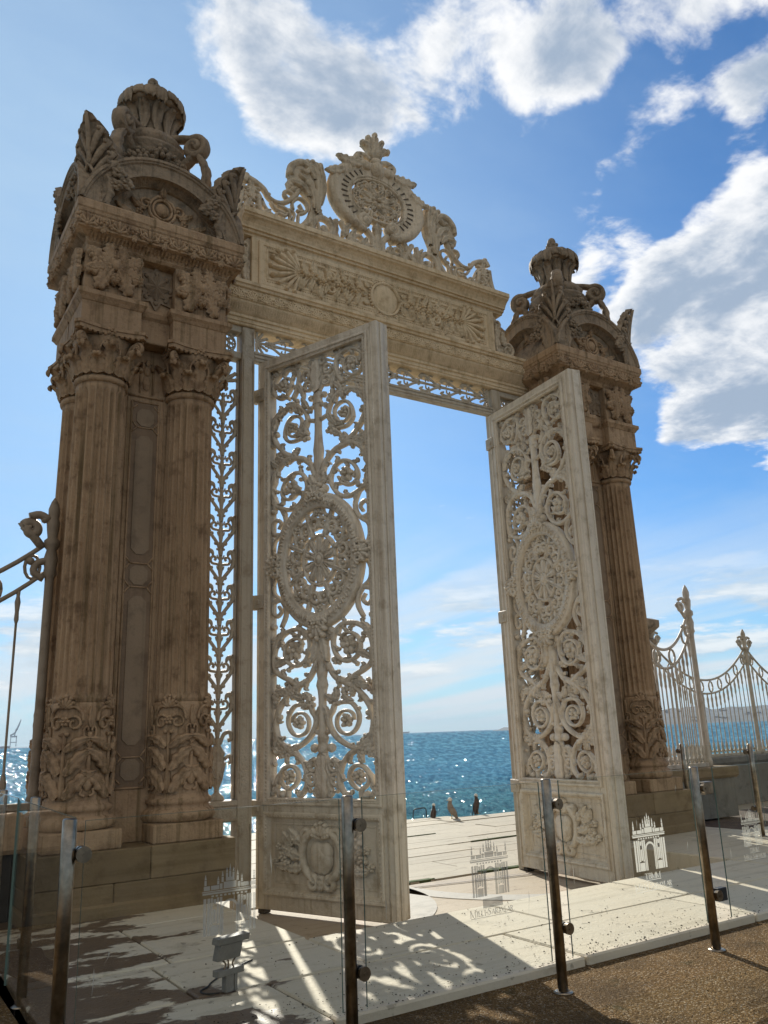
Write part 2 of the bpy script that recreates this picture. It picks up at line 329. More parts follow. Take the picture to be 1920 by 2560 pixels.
def vine(mb, path, w, d=None, d0=0., k=8, per=5, ridge=0):
    """rounded bar following a path in the (u,v) plane; w half width, d half depth"""
    P = smooth_path(path, per); n = len(P); w = prof(w, n); d = w if d is None else prof(d, n)
    if ridge: w = w*(1+.16*np.sin(np.arange(n)*2*pi/ridge))
    t = np.gradient(P, axis=0); t /= np.linalg.norm(t, axis=1)[:, None]+1e-9; nm = np.stack([-t[:, 1], t[:, 0]], -1)
    a = np.arange(k)*2*pi/k
    V = np.zeros((n, k, 3))
    V[:, :, :2] = P[:, None]+nm[:, None]*(np.cos(a)[None, :, None]*w[:, None, None]); V[:, :, 2] = d0+np.sin(a)[None]*d[:, None]
    F = [(i*k+j, (i+1)*k+j, (i+1)*k+(j+1) % k, i*k+(j+1) % k) for i in range(n-1) for j in range(k)]
    F += [tuple(range(k)), tuple(range((n-1)*k, n*k))[::-1]]
    mb.add(V, F)
def leaf3(mb, P, Sd, Nn, w, d, lobes=4, thin=.35, cut=.30):
    P, Sd, Nn = (np.asarray(q, float) for q in (P, Sd, Nn)); n = len(P)
    if Sd.ndim == 1: Sd = np.tile(Sd, (n, 1))
    if Nn.ndim == 1: Nn = np.tile(Nn, (n, 1))
    t = np.linspace(0, 1, n); w = prof(w, n)*(1-cut+cut*np.abs(np.sin(pi*lobes*t+.3)))
    tg = np.gradient(P, axis=0)
    s = np.array([-1, -.7, -.35, 0, .35, .7, 1]); h = np.array([0, .75, 1, .55, 1, .75, 0])
    h = h[None]*(1-.25*np.cos(2*pi*lobes*t)[:, None]*np.abs(s)[None])
    fr = P[:, None]+Sd[:, None]*(s[None, :, None]*w[:, None, None])+Nn[:, None]*(h*d)[:, :, None]+tg[:, None]*(np.abs(s)**2)[None, :, None]*.9
    bk = P[:, None]+Sd[:, None]*(s[None, :, None]*w[:, None, None]*.96)-Nn[:, None]*(np.array([.1, .9, 1, 1, 1, .9, .1])*d*thin)[None, :, None]+tg[:, None]*(np.abs(s)**2)[None, :, None]*.9
    V = np.concatenate([fr.reshape(-1, 3), bk.reshape(-1, 3)]); o = n*7; F = []
    for i in range(n-1):
        for j in range(6):
            q = (i*7+j, i*7+j+1, (i+1)*7+j+1, (i+1)*7+j); F.append(q); F.append(tuple(x+o for x in q[::-1]))
        for j in (0, 6): F.append((i*7+j, (i+1)*7+j, (i+1)*7+j+o, i*7+j+o))
    for i in (0, n-1): F.append(tuple(i*7+j for j in range(7))+tuple(i*7+j+o for j in range(6, -1, -1)))
    mb.add(V, F)
def leaf(mb, path, w, d0, d, lobes=4, thin=1.0, per=5, cut=.30):
    P = smooth_path(path, per); t = np.gradient(P, axis=0); t /= np.linalg.norm(t, axis=1)[:, None]+1e-9
    n = len(P); P3 = np.concatenate([P, np.full((n, 1), d0)], 1); Sd = np.stack([-t[:, 1], t[:, 0], 0*t[:, 0]], -1)
    leaf3(mb, P3, -Sd, np.array([0, 0, 1.]), w, d, lobes, thin, cut)
def ball(mb, c, r, seg=8, rings=6):
    rx, ry, rz = (r, r, r) if np.isscalar(r) else r
    th = np.linspace(0, pi, rings+1); ph = np.arange(seg)*2*pi/seg
    V = [(c[0]+rx*math.sin(a)*math.cos(b), c[1]+ry*math.sin(a)*math.sin(b), c[2]+rz*math.cos(a)) for a in th for b in ph]
    F = [(i*seg+j, (i+1)*seg+j, (i+1)*seg+(j+1) % seg, i*seg+(j+1) % seg) for i in range(rings) for j in range(seg)]
    mb.add(V, F)
def rosette(mb, c, r, d0, d, n=6, rot=0., thin=1.0):
    """flower: petals round a bead"""
    A = 6*n; rr = np.array([.001, .22, .45, .7, .9, 1.0]); hh = np.array([.75, .55, .85, 1.0, .7, 0.])
    a = np.arange(A)*2*pi/A+rot; pet = np.abs(np.cos(n*(a-rot)/2)); out = r*(.72+.28*pet)
    V = []
    for sgn, dm in ((1, 1.), (-1, -thin)):
        for q, h in zip(rr, hh):
            V.append(np.stack([c[0]+out*q*np.cos(a), c[1]+out*q*np.sin(a), d0+dm*d*h*(.55+.45*pet)], -1))
    V = np.concatenate(V); L = len(rr); F = []
    for i in range(L-1):
        for j in range(A):
            q = (i*A+j, (i+1)*A+j, (i+1)*A+(j+1) % A, i*A+(j+1) % A); F.append(q); F.append(tuple(x+L*A for x in q[::-1]))
    for j in range(A): F.append(((L-1)*A+j, (2*L-1)*A+j, (2*L-1)*A+(j+1) % A, (L-1)*A+(j+1) % A))
    mb.add(V, F); ball(mb, (c[0], c[1], d0+d*.75), (r*.24, r*.24, d*.6))
def spiral(c, r0, r1, turns, a0, sgn=1, n=None):
    n = n or int(10*turns)+4; t = np.linspace(0, 1, n); a = a0+sgn*2*pi*turns*t; r = r0+(r1-r0)*t
    return np.stack([c[0]+r*np.cos(a), c[1]+r*np.sin(a)], -1)
def lathe(mb, pf, seg=32, c=(0, 0), mod=None, cap=True, smooth=True):
    """profile [(r,z)] turned round the vertical; mod(angle, z) scales the radius"""
    a = np.arange(seg)*2*pi/seg; V = []
    for r, z in pf:
        k = np.ones(seg) if mod is None else mod(a, z)
        V.append(np.stack([c[0]+r*k*np.sin(a), c[1]-r*k*np.cos(a), np.full(seg, z)], -1))
    n = len(pf); F = [(i*seg+j, i*seg+(j+1) % seg, (i+1)*seg+(j+1) % seg, (i+1)*seg+j) for i in range(n-1) for j in range(seg)]
    if cap: F += [tuple(range(seg))[::-1], tuple(range((n-1)*seg, n*seg))]
    mb.add(np.concatenate(V), F, smooth)
def mould(mb, pf, hx, hy, c=(0, 0), cap=True):
    """mitred rectangular moulding: profile [(offset, z)] run round the rectangle of half sizes hx, hy"""
    V = []; n = len(pf)
    for o, z in pf: V += [(c[0]+sx*(hx+o), c[1]+sy*(hy+o), z) for sx, sy in ((-1, -1), (1, -1), (1, 1), (-1, 1))]
    F = [(i*4+j, i*4+(j+1) % 4, (i+1)*4+(j+1) % 4, (i+1)*4+j) for i in range(n-1) for j in range(4)]
    if cap: F += [(3, 2, 1, 0), tuple(range((n-1)*4, n*4))]
    mb.add(V, F, False)
def run(mb, pf, x0, x1):
    """straight moulding along X: profile [(y, z)]"""
    n = len(pf); V = [(x0, y, z) for y, z in pf]+[(x1, y, z) for y, z in pf]
    F = [(i, i+1, i+1+n, i+n) for i in range(n-1)]; 
    F += [tuple(range(n)), tuple(range(n, 2*n))[::-1], (n-1, 0, n, 2*n-1)]
    mb.add(V, F, False)
def frame2d(mb, u0, u1, v0, v1, steps):
    """picture-frame moulding in a plane; steps [(inset, depth)] from outside in; last closes as a flat field"""
    V = []
    for i, d in steps: V += [(u0+i, v0+i, d), (u1-i, v0+i, d), (u1-i, v1-i, d), (u0+i, v1-i, d)]
    n = len(steps); F = [(i*4+j, i*4+(j+1) % 4, (i+1)*4+(j+1) % 4, (i+1)*4+j) for i in range(n-1) for j in range(4)]
    return V, F
def mirror(path, c): return [(2*c-u, v) for u, v in path]
def fan(mb, base, length, spread, n, w, d0, d, rot=pi/2, curl=0., thin=.4):
    """shell or palmette: n ribs spreading from a base point"""
    for i in range(n):
        s = (i/(n-1)-.5)*2; a = rot-s*spread; L = length*(1-.30*abs(s)**1.5)
        P = [(base[0]+L*t*math.cos(a-.35*curl*s*t), base[1]+L*t*math.sin(a-.35*curl*s*t)) for t in (0.05, .35, .7, 1)]
        vine(mb, P, [w*.30, w*.7, w, w*.75], [d*.5, d, d, d*.6], d0, 6, 3)
        ball(mb, (P[-1][0], P[-1][1], d0), (w*1.05, w*1.05, d*1.1), 7, 5)
def acanthus(mb, base, h, w, d0, d, rot=pi/2, curl=.0, lobes=4, thin=.3):
    c, s = math.cos(rot), math.sin(rot); P = [(0, 0), (.35*h, curl*h*.12), (.7*h, curl*h*.35), (h, curl*h*.75)]
    leaf(mb, [(base[0]+x*c-y*s, base[1]+x*s+y*c) for x, y in P], [w*.55, w, w*.85, w*.15], d0, d, lobes, thin)
def grapes(mb, c, r, d0, n=7):
    for i in range(n):
        a = i*2.4; q = r*math.sqrt(i/n); ball(mb, (c[0]+q*math.cos(a), c[1]+q*math.sin(a)-.0, d0+r*.15*((i*7) % 3-1)), r*.42, 6, 5)
# ------------------------------------------------------------------ ground, quay, sea, hills
def wet_slab():                                      # the same marble, with wet brown soil spread over its left end
    M = M_SLAB.copy(); M.name = 'marble_paving_with_wet_soil'; t = NT(M.node_tree); b = next(q for q in t.n if q.type == 'BSDF_PRINCIPLED')
    co = t.new('ShaderNodeNewGeometry').outputs['Position']; sp = t.new('ShaderNodeSeparateXYZ', {0: co})
    n1 = t.noise(t.mapping(co, (.8, 1.9, 1)), 1.7, 7, .62); n2 = t.noise(co, 9, 5, .65)
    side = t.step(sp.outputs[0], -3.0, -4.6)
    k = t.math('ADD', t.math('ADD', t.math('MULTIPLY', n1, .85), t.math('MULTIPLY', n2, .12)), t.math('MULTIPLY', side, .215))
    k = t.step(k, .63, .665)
    old = b.inputs['Base Color'].links[0].from_socket
    t.set(b.inputs['Base Color'], t.mix(t.math('MULTIPLY', k, .93), old, (.10, .062, .036))); t.set(b.inputs['Roughness'], t.math('MULTIPLY_ADD', k, -.25, .72)); return M
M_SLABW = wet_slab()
SLAB, GRAV, QUAY, WATER = .06, 0., -.30, -1.75
def sheet(name, poly, z, thick, material, kind='structure'):
    mb = MB(); mb.T = lambda V: V
    plate(mb, poly, z-thick, z); return struct(mb.build(name, material), kind)
sheet('gravel_ground', [(-60, -60), (60, -60), (60, -4.60), (7.5, -4.60), (-5.05, -4.60), (-5.05, 1.0), (-60, 1.0)], GRAV, .5, M_GRAVEL)
# raised marble platform: separate slabs with open joints, cut back behind the sill where the leaves swing
def jpoly(x0, x1, y0, y1, g=.012): return [(x0+g, y0+g), (x1-g, y0+g), (x1-g, y1-g), (x0+g, y1-g)]
mb = MB()
def slab_row(xs, y0, y1, g=.010):
    for a, b in zip(xs[:-1], xs[1:]): box(mb, (a+g, y0+g, -.32), (b-g, y1-g, SLAB+random.uniform(-.004, .004)), .012)
slab_row([-5.0, -3.62, -1.62, .35, 2.2, 4.1, 6.0, 8.5, 12], -4.72, -3.82)
slab_row([-5.0, -4.1, -2.86, -1.0, .62, 2.62, 4.4, 6.8, 9, 12], -3.82, -2.89)
slab_row([-5.0, -3.95, -2.84], -2.89, -1.5); slab_row([-5.0, -2.84], -1.5, 1.2)
slab_row([2.62, 4.3, 6.2, 9], -2.89, -1.4); slab_row([2.62, 5.1], -1.4, .50)
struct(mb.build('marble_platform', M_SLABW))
mb = MB(); box(mb, (-4.99, -4.68, -.34), (11.9, -2.93, SLAB-.03), .0); box(mb, (-4.99, -2.93, -.34), (-2.88, 1.1, SLAB-.03), 0); box(mb, (2.66, -2.93, -.34), (8.9, .45, SLAB-.03), 0)
struct(mb.build('platform_bed', M_SOIL))
# lower floor under the leaves, then the quay
mb = MB()
box(mb, (-2.86, -2.90, -.6), (2.64, .22, QUAY-.004), .0)
struct(mb.build('lower_floor', M_RECESS))
mb = MB(); ys = [.30, .95, 1.62, 2.2, 2.95, 3.55, 4.35, 5.05, 5.75, 6.35, 7.0]
edge = lambda x: 7.62-.125*x
for j, (a, b) in enumerate(zip(ys[:-1], ys[1:])):
    x = -14+random.uniform(0, 2)
    while x < 34:
        L = random.uniform(2.2, 4.2); g = .009+.008*random.random(); last = j == len(ys)-2
        y1 = lambda q: (edge(q) if last else b)-g
        zt = QUAY+random.uniform(-.008, .008)
        if not (last and edge(x+L) < a+.15):
            mb.add([(x+g, a+g, -2.6), (x+L-g, a+g, -2.6), (x+L-g, y1(x+L), -2.6), (x+g, y1(x), -2.6), (x+g, a+g, zt), (x+L-g, a+g, zt), (x+L-g, y1(x+L), zt), (x+g, y1(x), zt)],
                   [(4, 5, 6, 7), (0, 1, 5, 4), (1, 2, 6, 5), (2, 3, 7, 6), (3, 0, 4, 7)], False)
        x += L
struct(mb.build('quay_paving', M_QUAY))
sheet('quay_bed', [(-14, .24), (34, .24), (34, 3.4), (-14, 9.2)], QUAY-.03, 2.2, M_SOIL)
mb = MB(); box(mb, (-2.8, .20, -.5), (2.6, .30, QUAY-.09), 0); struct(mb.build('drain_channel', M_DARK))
# curved track stones for the leaf wheels and the two flat rails
mb = MB(); mb.T = lambda V: V
for cx_, a0, a1 in ((-2.0, -62, 12), (2.0, 168, 245)):
    n = 20; A = [R(a0+(a1-a0)*i/n) for i in range(n+1)]
    plate(mb, [(cx_+2.12*math.cos(q), .12+2.12*math.sin(q)) for q in A]+[(cx_+1.80*math.cos(q), .12+1.80*math.sin(q)) for q in A[::-1]], QUAY-.05, QUAY+.004)
struct(mb.build('curved_track_stone', slab_mat('grey_track_stone', (.44, .41, .37), (.46, .42, .37), (.33, .30, .26))))
mb = MB()
for dy in (0, .09): mb.add([(.2, .02+dy, QUAY+.012), (3.0, -.55+dy, QUAY+.012), (3.0, -.59+dy, QUAY+.012), (.2, -.02+dy, QUAY+.012)], [(0, 1, 2, 3)], False)
struct(mb.build('floor_rail', plain('dull_iron_rail', (.20, .15, .12), .6, .3)))
# soil and wet patches lying on the left slabs
def blob_poly(cx_, cy_, rx, ry, n=26, rough=.28):
    ph = [random.uniform(0, 6.28) for _ in range(4)]
    return [(cx_+rx*(1+rough*sum(math.sin(k*a+ph[k-2])/k for k in (2, 3, 4, 5)))*math.cos(a), cy_+ry*(1+rough*sum(math.cos(k*a+ph[k-2])/k for k in (2, 3, 4, 5)))*math.sin(a)) for a in np.linspace(0, 2*pi, n, endpoint=False)]
mb = MB(); mb.T = lambda V: V
for q in ((-4.80, -2.2, .22, .50), (-4.75, -4.2, .22, .25)): plate(mb, blob_poly(*q), SLAB-.01, SLAB+.009)
struct(mb.build('soil_patch', M_SOIL), 'stuff')
mb = MB(); mb.T = lambda V: V
for q in ((.15, .33, .18, .07), (.5, .36, .22, .05), (1.75, .34, .22, .07), (2.2, .30, .25, .06), (1.2, 2.2, .3, .04), (4.0, 2.94, .5, .035), (3.2, 4.36, .5, .03)): plate(mb, blob_poly(*q, rough=.4), QUAY-.04, QUAY+.014)
struct(mb.build('moss', M_MOSS), 'stuff')
# leaf litter and small stones
mb = MB()
def peb(x, y, z, s):
    a = random.uniform(0, 6.28); c, t = math.cos(a)*s, math.sin(a)*s; k = random.uniform(.35, .9)
    mb.add([(x+c, y+t, z), (x-t*k, y+c*k, z), (x-c, y-t, z), (x+t*k, y-c*k, z), (x, y, z+s*.55)], [(0, 1, 4), (1, 2, 4), (2, 3, 4), (3, 0, 4)], False)
for i in range(1500):
    x = random.uniform(-5, 8); t = abs(random.gauss(0, 1)); y = -4.70+t*.75*random.random()
    if y < -2.9: peb(x, y, SLAB+.004, random.uniform(.003, .009))
for i in range(320):
    x = random.uniform(-5, 8); peb(x, -4.71+abs(random.gauss(0, .05)), SLAB+.004, random.uniform(.005, .012))
for i in range(260):
    x = random.gauss(-2.3, 1.6); y = random.uniform(-4.6, -2.95); peb(x, y, SLAB+.004, random.uniform(.004, .012))
struct(mb.build('leaf_litter', M_PEB), 'stuff')
mb = MB()
for i in range(9000):
    u = random.random()**.6; x = random.uniform(-6.6, 5.5); y = -4.66-u*2.6; peb(x, y, GRAV-.002, random.uniform(.004, .013))
struct(mb.build('loose_gravel', M_GRAVEL), 'stuff')
# sea: one sheet of real waves close by, flattening out towards the horizon
def sea():
    az = np.radians(np.linspace(-75, 115, 420)); rad = np.concatenate([np.linspace(6, 60, 230), np.geomspace(60.6, 60000, 150)])
    A, Rr = np.meshgrid(az, rad); X = -2+Rr*np.sin(A); Yv = -4+Rr*np.cos(A); Z = np.zeros_like(X)
    r2 = np.random.default_rng(3)
    for i in range(60):
        lam = np.exp(r2.uniform(np.log(.6), np.log(6))); th = r2.normal(R(250), .55); k = 2*pi/lam; amp = .0075*lam**.85
        fade = np.clip(1-Rr/(lam*34), 0, 1); ph = k*(X*math.cos(th)+Yv*math.sin(th))+r2.uniform(0, 6.28)
        Z += amp*fade*(np.sin(ph)+.25*np.sin(2*ph+1.2))
    mb = MB(); V = np.stack([X, Yv, WATER+Z], -1).reshape(-1, 3); nA = len(az); nR = len(rad)
    F = [(i*nA+j, i*nA+j+1, (i+1)*nA+j+1, (i+1)*nA+j) for i in range(nR-1) for j in range(nA-1)]
    mb.add(V, F); return struct(mb.build('sea_water', M_SEA))
sea()
def hill(name, az0, az1, dist, hmax, seed, material, floor=0.0):
    r2 = np.random.default_rng(seed); n = 90; az = np.radians(np.linspace(az0, az1, n)); t = np.linspace(0, 1, n)
    h = hmax*(np.clip(t*3.2, 0, 1)**.8)*(np.clip((1-t)*6, 0, 1)**.5)*(.72+.18*np.sin(t*9+seed)+.10*np.sin(t*23+1))+hmax*.06*r2.normal(size=n)
    h = np.maximum(h, floor); m_ = 9; V = []
    for i in range(m_):
        q = i/(m_-1); dd = dist*(1+.35*q); V += [(CAMPOS[0]+dd*math.sin(a), CAMPOS[1]+dd*math.cos(a), WATER+hh*math.sin(q*pi/2)*(1+.05*r2.normal())) for a, hh in zip(az, h)]
    F = [(i*n+j, i*n+j+1, (i+1)*n+j+1, (i+1)*n+j) for i in range(m_-1) for j in range(n-1)]
    mb = MB(); mb.add(V, F); return struct(mb.build(name, material)), az, h
_, haz, hh_ = hill('far_hills', 40.2, 74, 2300, 58, 4, M_HILL, .5)
hill('far_headland', -8, 10.2, 5200, 16, 2, M_HILL, 1.0)
mb = MB()                                            # houses on the far shore, too small to tell apart
for i in range(110):
    j = random.randint(10, 80); a = haz[j]+random.uniform(-.004, .004); q = random.random()**1.5*.8; dd = 2300*(1+.35*q)*.997
    z = WATER+hh_[j]*math.sin(q*pi/2)*.98; x, y = CAMPOS[0]+dd*math.sin(a), CAMPOS[1]+dd*math.cos(a); s = random.uniform(3, 7)
    box(mb, (x-s, y-s, z-3), (x+s, y+s, z+random.uniform(2, 5)), 0)
struct(mb.build('far_town', M_TOWN), 'stuff')
# ------------------------------------------------------------------ the two piers
PX, PY = 3.63, -.22
CXO, CYO = .51, .33
def column_parts(parent, loc):
    mb = MB(); RS = .283                                        # fluted shaft
    def flute(a, z):
        f = np.clip((z-2.05)/.05, 0, 1)*np.clip((5.34-z)/.05, 0, 1)
        return 1-.155*f*np.clip((np.abs(np.cos(11*a))-.34)/.66, 0, 1)**.5
    zs = [2.0, 2.06, 2.11, 2.6, 3.2, 3.8, 4.4, 4.9, 5.24, 5.30, 5.34, 5.40]
    pr = [(RS-.021*max(0, (z-2)/3.4)**1.3, z) for z in zs]
    lathe(mb, pr, 22*8, mod=flute)
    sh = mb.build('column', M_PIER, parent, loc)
    mb = MB(); box(mb, (-.36, -.36, .64), (.36, .36, .82), .012)
    lathe(mb, [(.33, .82), (.365, .835), (.382, .87), (.375, .91), (.345, .94), (.318, .95), (.312, .975), (.33, .99), (.342, 1.01), (.335, 1.04), (.31, 1.055), (.305, 1.09)], 48)
    mb.build('base', M_PIER, sh)
    mb = MB(); RC = .293; lathe(mb, [(RC+.012, 1.08), (RC, 1.10), (RC, 1.98), (RC-.008, 2.0)], 48)
    mb.T = on_cyl(0, 0, RC); P = 2*pi*RC/4
    for q in range(4):
        u = (q-1.5)*P+.02; z = 1.10
        vine(mb, [(u, z), (u, z+.3), (u, z+.6)], [.05, .018, .022], [.02, .016, .016], .01, 6, 4)
        for s in (-1, 1):
            acanthus(mb, (u+s*.035, z+.01), .32, .075, .012, .045, pi/2-s*.38, -s*.6, 4)
            acanthus(mb, (u+s*.03, z+.22), .30, .07, .012, .045, pi/2-s*.34, -s*.6, 4)
            acanthus(mb, (u+s*.02, z+.44), .22, .058, .012, .04, pi/2-s*.6, -s*.7, 3)
            vine(mb, spiral((u+s*.085, z+.70), .075, .022, 1.15, pi/2+s*.9, -s), .014, .018, .014, 6, 1)
            vine(mb, [(u+s*.02, z+.85), (u+s*.09, z+.855), (u+s*.15, z+.80), (u+s*.165, z+.72)], .016, .02, .012, 6, 4)
            ball(mb, (u+s*.03, z+.60, .022), .024, 6, 5)
        rosette(mb, (u, z+.72), .052, .016, .03, 6); fan(mb, (u, z+.84), .12, .9, 5, .02, .014, .022, pi/2)
        w = u+P/2                                               # drop between the leaves
        vine(mb, [(w, z+.08), (w, z+.13), (w, z+.2), (w, z+.25), (w, z+.5), (w, z+.62)], [.018, .05, .046, .022, .016, .024], [.02, .035, .03, .02, .018, .02], .01, 7, 4)
        for s in (-1, 1):
            vine(mb, [(w, z+.48), (w+s*.045, z+.56), (w+s*.055, z+.64), (w+s*.025, z+.67), (w+s*.015, z+.63)], .012, .016, .014, 6, 4)
            vine(mb, [(w+s*.02, z+.03), (w+s*.06, z+.05), (w+s*.05, z+.10)], .014, .016, .012, 6, 4)
        acanthus(mb, (w, z+.66), .2, .03, .012, .026, pi/2, 0, 2)
    mb.build('carved_sleeve', M_PIER, sh)
    mb = MB()                                                   # leafy capital
    lathe(mb, [(.262, 5.40), (.288, 5.415), (.294, 5.44), (.286, 5.465), (.262, 5.475), (.262, 5.60), (.275, 5.75), (.305, 5.87), (.33, 5.93)], 40)
    for i in range(8):
        a = i*pi/4+pi/8; er = np.array([math.sin(a), -math.cos(a), 0]); et = np.array([math.cos(a), math.sin(a), 0])
        for aa, h, out, w in ((0, .20, .075, .092), (pi/8, .34, .10, .088)):
            er = np.array([math.sin(a+aa), -math.cos(a+aa), 0]); et = np.array([math.cos(a+aa), math.sin(a+aa), 0])
            pr = [(.275, 0), (.30, .35), (.322, .7), (.33+out*.6, .95), (.335+out, .98), (.33+out*1.1, .82)]
            pr = smooth_path(pr, 3); Pq = [er*r+np.array([0, 0, 5.48+h*v]) for r, v in pr]
            leaf3(mb, Pq, et, er, [w, w*1.05, w*.95, w*.7, w*.4], .034, 5, .3, .42)
    for i in range(4):
        a = i*pi/2+pi/4; er = np.array([math.sin(a), -math.cos(a), 0]); et = np.array([math.cos(a), math.sin(a), 0])
        mb.T = lambda V, er=er, et=et: V[:, :1]*er+V[:, 2:3]*et+V[:, 1:2]*np.array([0, 0, 1.])
        vine(mb, [(.27, 5.62), (.30, 5.76), (.36, 5.87), (.43, 5.905)]+[tuple(q) for q in spiral((.425, 5.845), .062, .012, 1.5, pi/2-.3, -1)], [.016, .02, .022, .018, .012], .030, 0, 7, 2)
        ball(mb, (.425, 5.845, 0), (.022, .022, .045), 6, 5)
        b = a+pi/4; er = np.array([math.sin(b), -math.cos(b), 0]); et = np.array([math.cos(b), math.sin(b), 0])
        mb.T = lambda V, er=er, et=et: V[:, :1]*et+V[:, 2:3]*er+V[:, 1:2]*np.array([0, 0, 1.])
        for s in (-1, 1):
            vine(mb, [(s*.10, 5.66), (s*.11, 5.76), (s*.07, 5.85)]+[tuple(q) for q in spiral((s*.055, 5.82), .034, .008, 1.2, pi/2, s)], .011, .02, .305, 6, 2)
        rosette(mb, (0, 5.975), .052, .325, .03, 5)
        for k in range(-5, 6): ball(mb, (k*.058, 5.935, .318+.018*(k*.2)**2*2), (.024, .02, .02), 6, 4)
    mb.T = lambda V: V
    pts = []
    for i in range(4):
        a = i*pi/2; c, s = math.cos(a), math.sin(a)
        for u in np.linspace(-.34, .34, 9): w = -.385+.055*(1-(u/.34)**2); pts.append((c*u-s*w, s*u+c*w))
    plate(mb, pts, 5.94, 5.985); plate(mb, [(x*1.04, y*1.04) for x, y in pts], 5.985, 6.02)
    mb.build('capital', M_PIER, sh)
    return sh
def pier_wall(parent):
    mb = MB(); box(mb, (-.50, -.31, .64), (.50, .31, 6.02), .01)
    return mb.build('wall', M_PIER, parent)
def octo(cx_, cy_, rx, ry, c): return [(cx_-rx+c, cy_-ry), (cx_+rx-c, cy_-ry), (cx_+rx, cy_-ry+c), (cx_+rx, cy_+ry-c), (cx_+rx-c, cy_+ry), (cx_-rx+c, cy_+ry), (cx_-rx, cy_+ry-c), (cx_-rx, cy_-ry+c)]
def inlay_panel(parent, T):
    mb = MB(); mb.T = T; w = .155
    plate(mb, [(-w, 1.16), (w, 1.16), (w, 5.36), (-w, 5.36)], -.02, .006)
    pn = mb.build('inlaid_panel', M_BAND, parent)
    mb = MB(); mb.T = T
    for z in (1.34, 3.35, 5.17): plate(mb, octo(0, z, .098, .105, .052), 0, .016)
    for z0, z1 in ((1.58, 3.12), (3.58, 4.95)): plate(mb, octo(0, (z0+z1)/2, .098, (z1-z0)/2, .06), 0, .016)
    mb.build('pale_inlay', M_INLAY, pn)
    mb = MB(); mb.T = T
    for s in (-1, 1): vine(mb, [(s*w, 1.16), (s*w, 3.2), (s*w, 5.36)], .013, .016, .006, 4, 2); vine(mb, [(s*(w+.05), 1.1), (s*(w+.05), 3.2), (s*(w+.05), 5.40)], .008, .012, 0, 4, 2)
    for z in (1.16, 5.36): vine(mb, [(-w, z), (0, z), (w, z)], .013, .016, .006, 4, 1)
    for z in (1.46, 3.22, 3.48, 5.05):
        vine(mb, [(-.1, z), (0, z), (.1, z)], .010, .014, .008, 4, 1)
        for s in (-1, 1):
            for t in (-1, 1): vine(mb, [(s*.095, z), (s*w, z+t*.075)], .010, .014, .008, 4, 1)
    for z, t in ((1.20, 1), (5.32, -1)):
        for s in (-1, 1): vine(mb, [(s*w, z+t*.06), (s*(w-.06), z)], .010, .014, .008, 4, 1)
    box_z = 5.43; vine(mb, [(-.2, box_z), (0, box_z), (.2, box_z)], .016, .025, .005, 5, 1)
    A = np.linspace(0, pi, 9); vine(mb, [(.075, 5.47)]+[(.075*math.cos(q), 5.78+.09*math.sin(q)) for q in A]+[(-.075, 5.47)], .012, .018, .0, 5, 1)
    ball(mb, (0, 5.76, .0), (.045, .075, .03)); acanthus(mb, (0, 5.80), .09, .03, .02, .02); ball(mb, (0, 5.60, 0), (.05, .10, .014))
    mb.build('panel_moulding', M_PIER, pn)
def acanthus_panel(parent, T, hw, z0, z1):
    mb = MB(); mb.T = T; zc = (z0+z1)/2; h = (z1-z0)/2; k = hw/.28
    ball(mb, (0, zc, .0), (hw*.92, h*.47, .045), 20, 8); ball(mb, (0, zc+.02, .05), (.060*k, .075, .06)); vine(mb, [(.10*k*math.cos(a), zc+.02+.115*math.sin(a)) for a in np.linspace(0, 2*pi, 13)], .016, .03, .045, 6, 1); vine(mb, [(0, z0+.08), (0, zc-.05)], .02, .03, .02, 6, 3)
    for s in (-1, 1):
        for an, L, w, cu, dd in ((.40, .29, .070, -.5, .05), (.80, .31, .066, .4, .06), (1.22, .27, .064, -.3, .05), (1.62, .25, .066, .4, .06), (2.05, .29, .066, -.4, .05), (2.5, .32, .070, .4, .06)):
            leaf(mb, [(s*(.03*k+q*L*math.sin(an+cu*.5*q)*k), zc-.01+q*L*math.cos(an+cu*.5*q)) for q in (0, .33, .66, 1)], [w*.6*k, w*1.3*k, w*1.45*k, w*.7*k], .035, dd*.9, 5, .3, 5, .5)
            ball(mb, (s*L*.98*math.sin(an+cu*.5)*k, zc+L*.98*math.cos(an+cu*.5), .03), (.022, .022, .05), 6, 5)
        vine(mb, spiral((s*.10*k, zc-.13), .06*k, .018, 1.2, pi/2, -s), .014, .03, .035, 6, 1)
    acanthus(mb, (0, zc+.10), h*.36, .06*k, .03, .06, pi/2, 0, 3); acanthus(mb, (0, zc-.10), h*.36, .08*k, .03, .075, -pi/2, 0, 3)
    return mb.build('acanthus_panel', M_PIER, parent)
def star_panel(parent, T, k=1.0):
    mb = MB(); mb.T = T; zc = 6.72
    P = [(k*(.25 if i % 2 == 0 else .165)*math.cos(i*pi/8+pi/2), zc+(.29 if i % 2 == 0 else .195)*math.sin(i*pi/8+pi/2)) for i in range(16)]
    plate(mb, P, -.01, .028); n = 16; V = [(0, zc, .075)]+[(u*.62, zc+(v-zc)*.62, .028+.03*(i % 2 == 0)) for i, (u, v) in enumerate(P)]
    mb.add(V, [(0, i+1, (i+1) % n+1) for i in range(n)], False)
    for i in range(8): a = i*pi/4+pi/2; ball(mb, (k*.165*math.cos(a), zc+.195*math.sin(a), .03), (.03*k, .034, .022))
    return mb.build('star_panel', M_INLAY, parent)
